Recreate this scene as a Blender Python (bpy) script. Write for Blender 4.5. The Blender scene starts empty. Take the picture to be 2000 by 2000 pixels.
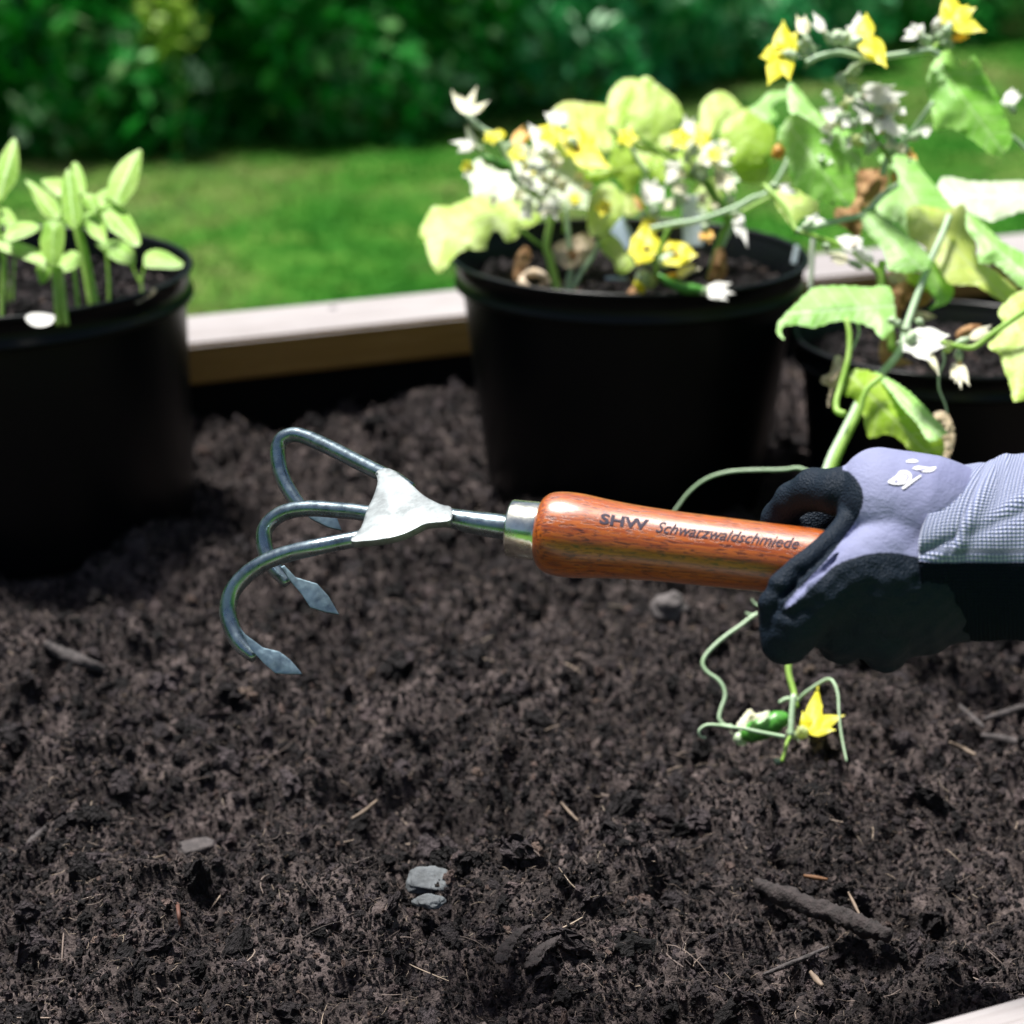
import bpy, bmesh, math, random
import numpy as np
from math import radians, sin, cos, tan, pi, sqrt, exp
from mathutils import Vector, Matrix, noise as mnoise
from mathutils.geometry import delaunay_2d_cdt
random.seed(7)
RNG = np.random.default_rng(7)
S = bpy.context.scene
COL = S.collection

# ------------------------------------------------------------------ camera, world, sun, exposure
FPX = 3732.0                                   # focal length in photo pixels (photo is 2000 px wide)
CAM = Vector((0.0, 0.0, 0.5))
PITCH = radians(20.0)
cam_d = bpy.data.cameras.new('camera')
cam = bpy.data.objects.new('camera', cam_d); COL.objects.link(cam)
cam.location = CAM; cam.rotation_euler = (pi/2 - PITCH, 0, 0)
cam_d.sensor_width = 36.0; cam_d.lens = 36.0*FPX/2000.0
cam_d.clip_start = 0.02; cam_d.clip_end = 400
cam_d.dof.use_dof = True; cam_d.dof.focus_distance = 0.86; cam_d.dof.aperture_fstop = 7.6
S.camera = cam
W = bpy.data.worlds.new('World'); S.world = W; W.use_nodes = True
wn = W.node_tree.nodes; wl = W.node_tree.links; wn.clear()
SUN_EL, SUN_AZ = radians(72), radians(-46)      # azimuth from +Y (away from camera) towards +X
sky = wn.new('ShaderNodeTexSky'); sky.sky_type = 'NISHITA'; sky.sun_disc = False
sky.sun_elevation = SUN_EL; sky.sun_rotation = SUN_AZ; sky.air_density = 1.0; sky.dust_density = 4.0; sky.ozone_density = 1.5
bg = wn.new('ShaderNodeBackground'); bg.inputs[1].default_value = 0.05
wo = wn.new('ShaderNodeOutputWorld')
wl.new(sky.outputs[0], bg.inputs[0]); wl.new(bg.outputs[0], wo.inputs[0])
sd = bpy.data.lights.new('sun', 'SUN'); sd.energy = 5.0; sd.angle = radians(10); sd.color = (1.0, 0.97, 0.92)
sun = bpy.data.objects.new('sun', sd); COL.objects.link(sun)
sdir = Vector((sin(SUN_AZ)*cos(SUN_EL), cos(SUN_AZ)*cos(SUN_EL), sin(SUN_EL)))
sun.rotation_euler = sdir.to_track_quat('Z', 'Y').to_euler()
sun.location = (0, 0, 5)
vs = S.view_settings
vs.view_transform = 'Standard'; vs.look = 'None'; vs.gamma = 1.0; vs.use_curve_mapping = False; vs.exposure = 0.95
S.cycles.max_bounces = 6; S.cycles.diffuse_bounces = 2; S.cycles.glossy_bounces = 3; S.cycles.transparent_max_bounces = 4
S.cycles.sample_clamp_indirect = 4.0

# ------------------------------------------------------------------ helpers
CR = Matrix.Rotation(pi/2 - PITCH, 3, 'X')
def P(x, y, d):
    """photo pixel (2000 px) + distance along the camera axis -> world point"""
    return CAM + CR @ Vector(((x-1000)/FPX*d, -(y-1000)/FPX*d, -d))
CRn = np.array(CR); CAMn = np.array(CAM)
def PN(x, y, d):
    x = np.asarray(x, float); y = np.asarray(y, float); d = np.asarray(d, float) + 0*x
    v = np.stack([(x-1000)/FPX*d, -(y-1000)/FPX*d, -d], -1)
    return v @ CRn.T + CAMn
def on_z(x, y, z):
    a = P(x, y, 1.0) - CAM
    t = (z - CAM.z)/a.z
    return CAM + a*t
def depth_on_z(x, y, z):
    a = P(x, y, 1.0) - CAM
    return (z - CAM.z)/a.z
def crop(ox, oy, s, pts): return [(ox + p[0]/s, oy + p[1]/s) for p in pts]
def c1(*p): return crop(0, 200, 3.864, p)
def c2(*p): return crop(800, 100, 3.864, p)
def c3(*p): return crop(1100, 100, 3.864, p)
def c4(*p): return crop(1450, 0, 3.513, p)
def c5(*p): return crop(1450, 350, 3.513, p)
def c6(*p): return crop(1330, 1150, 5.22, p)

def new_obj(name, me, parent=None, mats=(), smooth=True):
    for m in mats: me.materials.append(m)
    if smooth:
        me.polygons.foreach_set('use_smooth', [True]*len(me.polygons))
    o = bpy.data.objects.new(name, me); COL.objects.link(o)
    if parent is not None:
        o.parent = parent
        o.matrix_parent_inverse = Matrix.Translation(-parent_loc(parent))
    return o
def parent_loc(o):
    v = Vector((0, 0, 0))
    while o is not None:
        v = v + o.location; o = o.parent
        if o is None: break
        # every parent inverse cancels its parent's translation
        break
    return v
def mesh_np(name, V, F):
    me = bpy.data.meshes.new(name)
    me.from_pydata([tuple(v) for v in V], [], [tuple(f) for f in F]) if len(F) < 3000 else fast_mesh(me, V, F)
    me.update(); return me
def fast_mesh(me, V, F):
    V = np.asarray(V, np.float32); F = np.asarray(F, np.int32)
    k = F.shape[1]
    me.vertices.add(len(V)); me.vertices.foreach_set('co', V.ravel())
    me.loops.add(F.size); me.loops.foreach_set('vertex_index', F.ravel())
    me.polygons.add(len(F))
    me.polygons.foreach_set('loop_start', np.arange(0, F.size, k, dtype=np.int32))
    me.update(calc_edges=True)
def thing(name, label, cat, loc=(0, 0, 0), group=None):
    o = bpy.data.objects.new(name, None); COL.objects.link(o); o.location = loc
    o.empty_display_size = 0.02
    return tag(o, label, cat, group)
def tag(o, label, cat, group=None):
    o['label'] = label; o['category'] = cat
    if group: o['group'] = group
    return o

def catmull(pts, n, closed=False):
    pts = np.asarray(pts, float); m = len(pts)
    out = []
    rng = range(m) if closed else range(m-1)
    for i in rng:
        if closed: p0, p1, p2, p3 = pts[(i-1) % m], pts[i], pts[(i+1) % m], pts[(i+2) % m]
        else:
            p1, p2 = pts[i], pts[i+1]
            p0 = pts[i-1] if i > 0 else 2*p1-p2
            p3 = pts[i+2] if i+2 < m else 2*p2-p1
        for k in range(n):
            t = k/n
            out.append(0.5*((2*p1)+(-p0+p2)*t+(2*p0-5*p1+4*p2-p3)*t*t+(-p0+3*p1-3*p2+p3)*t**3))
    if not closed: out.append(pts[-1])
    return np.array(out)

def tube_geo(pts, rad, seg=10, close=True, noise_amp=0.0, sx=1.0):
    """pts Nx3, rad N -> V,F of a tube with parallel-transport frames"""
    pts = np.asarray(pts, float); rad = np.asarray(rad, float)*np.ones(len(pts))
    n = len(pts); T = np.gradient(pts, axis=0); T /= np.linalg.norm(T, axis=1)[:, None] + 1e-12
    up = np.array([0, 0, 1.0]) if abs(T[0][2]) < .9 else np.array([1.0, 0, 0])
    N = np.cross(T[0], up); N /= np.linalg.norm(N)
    V = []
    for i in range(n):
        if i > 0:
            N = N - T[i]*np.dot(N, T[i]); N /= np.linalg.norm(N)+1e-12
        B = np.cross(T[i], N)
        for k in range(seg):
            a = 2*pi*k/seg
            r = rad[i]*(1 + noise_amp*(random.random()-.5))
            V.append(pts[i] + r*(cos(a)*N*sx + sin(a)*B))
    F = []
    for i in range(n-1):
        for k in range(seg):
            a = i*seg+k; b = i*seg+(k+1) % seg
            F.append((a, b, b+seg, a+seg))
    if close:
        V.append(pts[0]-T[0]*rad[0]*.3); c0 = len(V)-1
        V.append(pts[-1]+T[-1]*rad[-1]*.3); c1_ = len(V)-1
        for k in range(seg):
            F.append((k, c0, (k+1) % seg)); F.append(((n-1)*seg+k, (n-1)*seg+(k+1) % seg, c1_))
    return V, F
def join_geo(parts):
    V, F = [], []
    for v, f in parts:
        o = len(V); V += list(v); F += [tuple(i+o for i in q) for q in f]
    return V, F
def px_tube(name, pts, mat, parent=None, seg=10, n=6, hairs=0, hair_len=0.0012, noise_amp=0.0):
    """pts: (x, y, depth, radius px)"""
    a = catmull(pts, n)
    p3 = PN(a[:, 0], a[:, 1], a[:, 2]); r = np.maximum(a[:, 3], .3)*a[:, 2]/FPX
    V, F = tube_geo(p3, r, seg, noise_amp=noise_amp)
    if hairs:
        V = list(V); F = list(F)
        for _ in range(hairs):
            i = random.randrange(1, len(p3)-1); c = p3[i]; t = p3[i+1]-p3[i-1]; t /= np.linalg.norm(t)
            q = RNG.normal(size=3); q -= t*np.dot(q, t); q /= np.linalg.norm(q)
            s = np.cross(q, t)*0.00010; b = len(V)
            base = c+q*r[i]*.95 + t*random.uniform(-.002, .002)
            V += [base+s, base-s, base+t*.0002, base+q*hair_len*random.uniform(.5, 1.1)]
            F += [(b, b+1, b+3), (b+1, b+2, b+3), (b+2, b, b+3)]
    me = mesh_np(name, V, F) if False else bpy.data.meshes.new(name)
    if not me.vertices: me.from_pydata([tuple(v) for v in V], [], F); me.update()
    return new_obj(name, me, parent, [mat])

def sheet(name, outline, depth, mats, parent=None, tilt=0.8, side=0.0, bulge=0.10, fold=0.0, serr=1.0, axis=None,
          thick=0.0, rough=0.012, step=None, smooth_n=4, dfun=None, seed=None, wav=0.0, curl=0.0):
    """a real curved sheet (leaf, petal, plate) whose outline is given in photo pixels at a given distance"""
    rs = random.Random(seed if seed is not None else int(outline[0][0]*7+outline[0][1]*13))
    pts = catmull(outline, smooth_n, closed=True)
    # resample evenly
    d = np.linalg.norm(np.roll(pts, -1, 0)-pts, axis=1); per = d.sum()
    size = sqrt(max(1.0, abs(0.5*np.sum(pts[:, 0]*np.roll(pts[:, 1], -1)-np.roll(pts[:, 0], -1)*pts[:, 1]))))
    st = step or max(3.0, min(9.0, size/16))
    est = max(2.5, st*0.7); cnt = max(14, int(per/est))
    cum = np.concatenate([[0], np.cumsum(d)]); P2 = np.vstack([pts, pts[:1]])
    tt = np.linspace(0, per, cnt, endpoint=False)
    out = np.stack([np.interp(tt, cum, P2[:, 0]), np.interp(tt, cum, P2[:, 1])], 1)
    tang = np.roll(out, -1, 0)-np.roll(out, 1, 0); tang /= np.linalg.norm(tang, axis=1)[:, None]+1e-9
    nrm = np.stack([tang[:, 1], -tang[:, 0]], 1)
    if serr > 0:
        ph = np.array([((i % 4)/4.0) for i in range(cnt)])
        out = out + nrm*((ph-.4)*serr*2.2 + (RNG.random(cnt)-.5)*serr)[:, None]
    x0, y0 = out.min(0); x1, y1 = out.max(0)
    cx, cy = out.mean(0)
    inner = []
    gx = np.arange(x0+st*.4, x1, st); gy = np.arange(y0+st*.4, y1, st)
    # point in polygon, far enough from the edge
    for j, yy in enumerate(gy):
        for xx in gx:
            xx2 = xx + (st*.5 if j % 2 else 0)
            c = False; jn = cnt-1
            for i in range(cnt):
                xi, yi = out[i]; xj, yj = out[jn]
                if (yi > yy) != (yj > yy) and xx2 < (xj-xi)*(yy-yi)/(yj-yi)+xi: c = not c
                jn = i
            if c and np.min((out[:, 0]-xx2)**2+(out[:, 1]-yy)**2) > (st*.45)**2: inner.append((xx2, yy))
    allp = [Vector((float(a), float(b))) for a, b in out] + [Vector((float(a), float(b))) for a, b in inner]
    edges = [(i, (i+1) % cnt) for i in range(cnt)]
    res = delaunay_2d_cdt(allp, edges, [], 1, 1e-4)
    V2 = np.array([(v[0], v[1]) for v in res[0]]); F = [tuple(f) for f in res[2]]
    if axis is None:
        q = V2-V2.mean(0); ev, evec = np.linalg.eigh(q.T@q); ax = evec[:, 1]; org = V2.mean(0)
    else:
        a, b = np.array(axis[0], float), np.array(axis[1], float); ax = (b-a)/np.linalg.norm(b-a); org = a
    q = V2-org; u = q@ax; v = q@np.array([-ax[1], ax[0]])
    L = (u.max()-u.min())+1e-6; k = depth/FPX
    de = np.array([np.min((out[:, 0]-p[0])**2+(out[:, 1]-p[1])**2) for p in V2])**.5
    den = np.clip(de/(size*.42), 0, 1)
    if name == 'leaf': tilt += .3
    if dfun is None:
        D = depth + tilt*(cy-V2[:, 1])*k + side*(V2[:, 0]-cx)*k - bulge*size*k*den**1.2*.8 + fold*np.abs(v)*k
        s1 = rs.random()*90
        for i, p in enumerate(V2):
            nz = mnoise.noise(Vector((p[0]/size*3+s1, p[1]/size*3, s1)))
            nz2 = mnoise.noise(Vector((p[0]/size*9+s1, p[1]/size*9, s1+9)))
            D[i] += size*k*(rough*2.2*nz + rough*nz2) + wav*size*k*(1-den[i])**2*sin(i*1.0*0.9+nz*6)
        # veins pressed into the blade
        vv = np.abs(v)/L; uu = u/L
        D += 0.006*size*k*np.exp(-(vv/0.02)**2)
        fr = np.abs(((uu-vv*.7)*6.5) % 1.0-.5)*2
        D += 0.004*size*k*(fr > .78)*np.clip(den*3, 0, 1)
        D += curl*size*k*np.clip(1-den*2.2, 0, 1)**2
    else:
        D = np.array([dfun(p[0], p[1]) for p in V2]) - bulge*size*k*(1-(1-den)**2)
    V3 = PN(V2[:, 0], V2[:, 1], D)
    me = bpy.data.meshes.new(name); me.from_pydata([tuple(p) for p in V3], [], F); me.update()
    uv = me.uv_layers.new(name='UVMap')
    li = np.zeros(len(me.loops), np.int32); me.loops.foreach_get('vertex_index', li)
    U = np.stack([u/L, v/L], 1)[li]; uv.data.foreach_set('uv', U.ravel().astype(np.float32))
    o = new_obj(name, me, parent, mats if isinstance(mats, (list, tuple)) else [mats])
    if thick > 0:
        m = o.modifiers.new('solidify', 'SOLIDIFY'); m.thickness = thick; m.offset = 0
        b = o.modifiers.new('bevel', 'BEVEL'); b.width = thick*.3; b.segments = 2; b.limit_method = 'ANGLE'; b.angle_limit = radians(50)
    return o

# ---- materials
def mat(name):
    m = bpy.data.materials.new(name); m.use_nodes = True
    n = m.node_tree.nodes; b = n['Principled BSDF']
    return m, n, m.node_tree.links, b
def ramp(n, stops, interp='LINEAR'):
    r = n.new('ShaderNodeValToRGB'); r.color_ramp.interpolation = interp
    e = r.color_ramp.elements
    while len(e) > 1: e.remove(e[0])
    e[0].position = stops[0][0]; e[0].color = (*stops[0][1], 1)
    for p, c in stops[1:]:
        x = e.new(p); x.color = (*c, 1)
    return r
def tex(n, l, kind='Noise', scale=10, detail=4, coord='Object', rough=.55, stretch=None, dist=0):
    tc = n.new('ShaderNodeTexCoord'); t = n.new('ShaderNodeTex'+kind)
    if kind == 'Voronoi': t.inputs['Scale'].default_value = scale
    else:
        t.inputs['Scale'].default_value = scale; t.inputs['Detail'].default_value = detail
        if kind == 'Noise': t.inputs['Roughness'].default_value = rough; t.inputs['Distortion'].default_value = dist
    src = tc.outputs[coord]
    if stretch:
        mp = n.new('ShaderNodeMapping'); mp.inputs['Scale'].default_value = stretch
        l.new(src, mp.inputs['Vector']); src = mp.outputs[0]
    l.new(src, t.inputs['Vector'])
    return t
def bump(n, l, b, src, strength=.3, dist=.001):
    bp = n.new('ShaderNodeBump'); bp.inputs['Strength'].default_value = strength; bp.inputs['Distance'].default_value = dist
    l.new(src, bp.inputs['Height']); l.new(bp.outputs[0], b.inputs['Normal']); return bp
def plain(name, c, rough=.5, metal=0, spec=.5, bscale=None, bstr=.2, bdist=.001, var=None):
    m, n, l, b = mat(name)
    b.inputs['Base Color'].default_value = (*c, 1); b.inputs['Roughness'].default_value = rough
    b.inputs['Metallic'].default_value = metal; b.inputs['Specular IOR Level'].default_value = spec
    if bscale:
        t = tex(n, l, scale=bscale, detail=5); bump(n, l, b, t.outputs[0], bstr, bdist)
        if var:
            r = ramp(n, [(.3, tuple(x*(1-var) for x in c)), (.7, tuple(min(1, x*(1+var)) for x in c))]); l.new(t.outputs[0], r.inputs[0]); l.new(r.outputs[0], b.inputs['Base Color'])
    return m
def leaf_mat(name, c, c2, vein=None, trans=.45, rough=.45, nscale=40, vstr=.8):
    """leaf: two-tone mottling, veins from the blade's own coordinates, light passing through"""
    m, n, l, b = mat(name)
    t = tex(n, l, scale=nscale, detail=5)
    r = ramp(n, [(.35, c), (.65, c2)]); l.new(t.outputs[0], r.inputs[0]); col = r.outputs[0]
    if vein:
        uvn = n.new('ShaderNodeUVMap'); sp = n.new('ShaderNodeSeparateXYZ'); l.new(uvn.outputs[0], sp.inputs[0])
        def M(op, a, bb=None, cl=False):
            q = n.new('ShaderNodeMath'); q.operation = op; q.use_clamp = cl
            for i, x in enumerate((a, bb)):
                if x is None: continue
                if isinstance(x, (int, float)): q.inputs[i].default_value = x
                else: l.new(x, q.inputs[i])
            return q.outputs[0]
        av = M('ABSOLUTE', sp.outputs[1]); mid = M('SUBTRACT', 1.0, M('MULTIPLY', av, 60), True)
        k = M('MULTIPLY', M('SUBTRACT', sp.outputs[0], M('MULTIPLY', av, .7)), 6.5)
        fr = M('ABSOLUTE', M('SUBTRACT', M('FRACT', k), .5)); side_ = M('MULTIPLY', M('SUBTRACT', fr, .44), 16, True)
        vm = M('MAXIMUM', mid, side_)
        vor = tex(n, l, 'Voronoi', scale=330); vor.feature = 'DISTANCE_TO_EDGE'
        fine = M('SUBTRACT', 1.0, M('MULTIPLY', vor.outputs[0], 9), True)
        vm2 = M('MAXIMUM', vm, M('MULTIPLY', fine, .35))
        mx = n.new('ShaderNodeMix'); mx.data_type = 'RGBA'
        l.new(M('MULTIPLY', vm2, vstr), mx.inputs[0]); l.new(col, mx.inputs[6]); mx.inputs[7].default_value = (*vein, 1)
        col = mx.outputs[2]
        bump(n, l, b, vm2, .35, .0006)
    else:
        bump(n, l, b, t.outputs[0], .2, .0006)
    l.new(col, b.inputs['Base Color']); b.inputs['Roughness'].default_value = rough
    tr = n.new('ShaderNodeBsdfTranslucent'); l.new(col, tr.inputs[0])
    ms = n.new('ShaderNodeMixShader'); ms.inputs[0].default_value = trans
    l.new(b.outputs[0], ms.inputs[1]); l.new(tr.outputs[0], ms.inputs[2]); l.new(ms.outputs[0], n['Material Output'].inputs[0])
    return m

M_black = plain('black_pot_plastic', (.0025, .003, .004), .34, spec=.22, bscale=60, bstr=.05)
M_liner = plain('black_liner', (.004, .004, .004), .8, spec=.1)
M_stem = leaf_mat('stem_green', (.36, .62, .10), (.50, .74, .20), trans=.35, nscale=90)
M_stem2 = leaf_mat('stem_pale', (.42, .62, .36), (.55, .72, .50), trans=.2, nscale=90)
M_stemd = leaf_mat('stem_deep', (.14, .33, .03), (.22, .42, .06), trans=.2, nscale=90)
M_lpale = leaf_mat('leaf_pale', (.50, .76, .08), (.66, .84, .24), (.74, .84, .45), .45)
M_lwhite = leaf_mat('leaf_bleached', (.50, .62, .38), (.62, .70, .50), (.8, .84, .76), .3)
M_lgreen = leaf_mat('leaf_green', (.17, .52, .025), (.34, .68, .12), (.45, .68, .28), .42)
M_lmint = leaf_mat('leaf_mint', (.26, .62, .09), (.42, .74, .22), (.58, .76, .46), .42)
M_llime = leaf_mat('leaf_lime', (.36, .62, .02), (.50, .72, .08), (.6, .75, .3), .4)
M_lyel = leaf_mat('leaf_yellowing', (.60, .76, .10), (.76, .84, .26), (.72, .80, .40), .5)
M_seed = leaf_mat('seedling_leaf', (.22, .48, .03), (.34, .58, .08), (.52, .74, .30), .35)
M_seedl = leaf_mat('seedling_leaf_light', (.28, .56, .05), (.40, .64, .12), (.56, .76, .32), .35)
M_yel = leaf_mat('petal_yellow', (.90, .80, .02), (.94, .90, .10), trans=.5, nscale=200)
M_whp = leaf_mat('petal_white', (.86, .86, .80), (.9, .9, .88), trans=.5, nscale=200)
M_crm = leaf_mat('petal_cream', (.88, .83, .56), (.9, .88, .74), trans=.5, nscale=200)
M_org = leaf_mat('petal_orange', (.72, .36, .05), (.80, .52, .12), trans=.3, nscale=200)
M_brn = leaf_mat('dry_leaf', (.24, .11, .035), (.42, .25, .11), trans=.15, nscale=120, rough=.8)
M_brl = leaf_mat('dry_leaf_pale', (.50, .38, .24), (.66, .55, .42), trans=.2, nscale=160, rough=.8)
M_fruit = plain('cucumber_skin', (.06, .24, .03), .35, bscale=300, bstr=.5, var=.35)
M_fuzz = leaf_mat('fuzzy_bud', (.40, .58, .30), (.66, .76, .58), trans=.25, nscale=400)
M_label = plain('label_plastic', (.62, .70, .80), .4)
M_label2 = plain('label_plastic_blue', (.36, .45, .60), .4)

def wood_mat(name, c1_, c2_, c3_, scale=(2, 30, 30), rough=.65, ang=0):
    m, n, l, b = mat(name)
    t = tex(n, l, scale=6, detail=8, stretch=scale, dist=1.0, rough=.65)
    r = ramp(n, [(.25, c1_), (.5, c2_), (.75, c3_)]); l.new(t.outputs[0], r.inputs[0])
    t2 = tex(n, l, scale=4, detail=3)
    mx = n.new('ShaderNodeMix'); mx.data_type = 'RGBA'; mx.blend_type = 'MULTIPLY'
    rr = ramp(n, [(.3, (.72, .70, .72)), (.6, (1, 1, 1))]); l.new(t2.outputs[0], rr.inputs[0])
    mx.inputs[0].default_value = .6; l.new(r.outputs[0], mx.inputs[6]); l.new(rr.outputs[0], mx.inputs[7])
    l.new(mx.outputs[2], b.inputs['Base Color']); b.inputs['Roughness'].default_value = rough
    bump(n, l, b, t.outputs[0], .35, .001)
    return m
M_board = wood_mat('weathered_board', (.20, .178, .17), (.29, .268, .268), (.34, .32, .322))
M_boardf = wood_mat('board_face', (.22, .115, .018), (.35, .19, .04), (.44, .26, .08))

# ------------------------------------------------------------------ ground, lawn, shrubs
GZ = -0.45
def ground():
    m, n, l, b = mat('lawn_turf')
    t = tex(n, l, scale=1.5, detail=6, rough=.6); t2 = tex(n, l, scale=5, detail=4)
    r = ramp(n, [(.38, (.014, .085, .006)), (.47, (.032, .13, .010)), (.55, (.085, .17, .025)), (.64, (.17, .17, .07))])
    mt = n.new('ShaderNodeMix'); mt.inputs[0].default_value = .45
    l.new(t.outputs[0], mt.inputs[2]); l.new(t2.outputs[0], mt.inputs[3]); l.new(mt.outputs[0], r.inputs[0])
    l.new(r.outputs[0], b.inputs['Base Color']); b.inputs['Roughness'].default_value = .9
    b.inputs['Specular IOR Level'].default_value = .1
    V = [(-150, -150, GZ), (150, -150, GZ), (150, 150, GZ), (-150, 150, GZ)]
    o = new_obj('lawn', mesh_np('lawn', V, [(0, 1, 2, 3)]), None, [m]); o['kind'] = 'structure'
    # grass blades over the part of the lawn in view
    N = 110000
    Y = 1.6 + 10.0*RNG.random(N)**.9; X = (RNG.random(N)-.5)*(Y*.62+.4)
    a = RNG.random(N)*2*pi; h = RNG.uniform(.008, .028, N); w = RNG.uniform(.0012, .0028, N)*(1+Y*.25)
    ln = RNG.normal(0, .035, (N, 2))
    c = np.stack([X, Y, np.full(N, GZ-.001)], 1); dx = np.stack([np.cos(a)*w, np.sin(a)*w, 0*w], 1)
    tip = c + np.stack([ln[:, 0], ln[:, 1], h], 1)
    V = np.stack([c-dx, c+dx, tip], 1).reshape(-1, 3); F = np.arange(3*N).reshape(-1, 3)
    gm = leaf_mat('grass_blade', (.014, .11, .006), (.09, .19, .025), trans=.25, nscale=1.6)
    gr = [q for q in gm.node_tree.nodes if q.type == 'VALTORGB'][0].color_ramp
    e_ = gr.elements.new(.57); e_.color = (.12, .15, .045, 1); gr.elements[0].position = .40; gr.elements[-1].position = .66; gr.elements[-1].color = (.05, .19, .03, 1); e2_ = gr.elements.new(.49); e2_.color = (.03, .16, .012, 1)
    gm.node_tree.nodes['Principled BSDF'].inputs['Specular IOR Level'].default_value = .08; gm.node_tree.nodes['Principled BSDF'].inputs['Roughness'].default_value = .8
    me = bpy.data.meshes.new('grass'); fast_mesh(me, V, F)
    g = new_obj('grass', me, None, [gm], smooth=False); g['kind'] = 'stuff'; g['label'] = 'short green lawn grass beyond the raised bed'
ground()

def leaf_cloud(n, rad, hgt, size, rs, hollow=.45, grounded=False):
    """n leaf quads filling a lumpy crown; returns V,F"""
    d = rs.normal(size=(n, 3)); d /= np.linalg.norm(d, axis=1)[:, None]
    r = hollow + (1-hollow)*rs.random(n)**.6
    lump = 1+.22*np.sin(d[:, 0]*5+rs.random()*6)*np.sin(d[:, 2]*6+rs.random()*6)+.15*np.sin(d[:, 1]*9)
    c = d*(r*lump)[:, None]*np.array([rad, rad, hgt/2]); c[:, 2] += hgt/2
    c[:, 2] = np.maximum(c[:, 2], .02*rs.random(n))
    if grounded:
        a = rs.random(n)*2*pi; zz = rs.random(n)**.9; rr = (1-zz**2.6)**.5*(.55+.45*rs.random(n)**.5)*(1+.14*np.sin(a*5+zz*7)+.08*np.sin(a*11))
        c = np.stack([np.cos(a)*rr*rad, np.sin(a)*rr*rad, zz*hgt], 1)
    nn = d + rs.normal(0, .7, (n, 3)); nn[:, 2] += .5; nn /= np.linalg.norm(nn, axis=1)[:, None]
    t = np.cross(nn, rs.normal(size=(n, 3))); t /= np.linalg.norm(t, axis=1)[:, None]
    b = np.cross(nn, t); s = size*rs.uniform(.6, 1.3, n)[:, None]
    V = np.stack([c-t*s, c-b*s*.45+nn*s*.1, c+t*s, c+b*s*.45+nn*s*.1], 1).reshape(-1, 3)
    return V, np.arange(4*n).reshape(-1, 4)
M_hedge = leaf_mat('shrub_leaf', (.012, .13, .020), (.03, .24, .05), trans=.25, rough=.4, nscale=5)
M_hedge2 = leaf_mat('shrub_leaf_blue', (.015, .15, .05), (.05, .27, .10), trans=.25, rough=.35, nscale=5)
M_hlime = leaf_mat('painted_sunlit_leaf', (.22, .42, .03), (.34, .52, .06), trans=.4, nscale=5)  # sunlight of the bright gap is put into this leaf colour
def hedge_variation(m, stops, nscale=1.3):
    """every leaf its own tone, in broad drifts of lighter and darker foliage"""
    n = m.node_tree.nodes; l = m.node_tree.links; g = n.new('ShaderNodeNewGeometry')
    t = tex(n, l, scale=nscale, detail=3); ad = n.new('ShaderNodeMath'); ad.operation = 'MULTIPLY_ADD'; ad.inputs[1].default_value = .55
    sb = n.new('ShaderNodeMath'); sb.operation = 'MULTIPLY_ADD'; sb.inputs[1].default_value = 1.6; sb.inputs[2].default_value = -.52
    l.new(t.outputs[0], sb.inputs[0]); l.new(g.outputs['Random Per Island'], ad.inputs[0]); l.new(sb.outputs[0], ad.inputs[2])
    r = ramp(n, stops); l.new(ad.outputs[0], r.inputs[0])  # palest leaf colours stand in for out-of-focus glints of light
    for q in n:
        if q.type == 'BSDF_PRINCIPLED':
            q.inputs['Specular IOR Level'].default_value = .15; q.inputs['Roughness'].default_value = .55
            l.new(r.outputs[0], q.inputs['Base Color'])
        if q.type == 'BSDF_TRANSLUCENT': l.new(r.outputs[0], q.inputs[0])
hedge_variation(M_hedge, [(.1, (.003, .05, .004)), (.44, (.007, .19, .015)), (.74, (.035, .38, .05)), (.86, (.14, .52, .13)), (.96, (.50, .78, .38))])
hedge_variation(M_hedge2, [(.1, (.004, .07, .015)), (.38, (.018, .28, .07)), (.66, (.06, .48, .16)), (.86, (.18, .55, .26)), (.96, (.55, .82, .55))])
M_bloss = leaf_mat('shrub_blossom', (.38, .60, .36), (.60, .78, .55), trans=.3, nscale=20)
M_bark = plain('shrub_bark', (.05, .035, .02), .9, bscale=40, bstr=.6)
def blossom_mesh():
    bm = bmesh.new()
    for i in range(14):
        a = i*2.4; r = .014*sqrt(i)
        c = Vector((cos(a)*r, sin(a)*r, .02-.3*r)); q = []
        for k in range(5):
            q.append(bm.verts.new(c+Vector((cos(k*1.257)*.013, sin(k*1.257)*.013, .004*(k % 2)))))
        bm.faces.new(q)
    me = bpy.data.meshes.new('blossom'); bm.to_mesh(me); bm.free(); me.materials.append(M_bloss); return me
BL = blossom_mesh()
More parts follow.
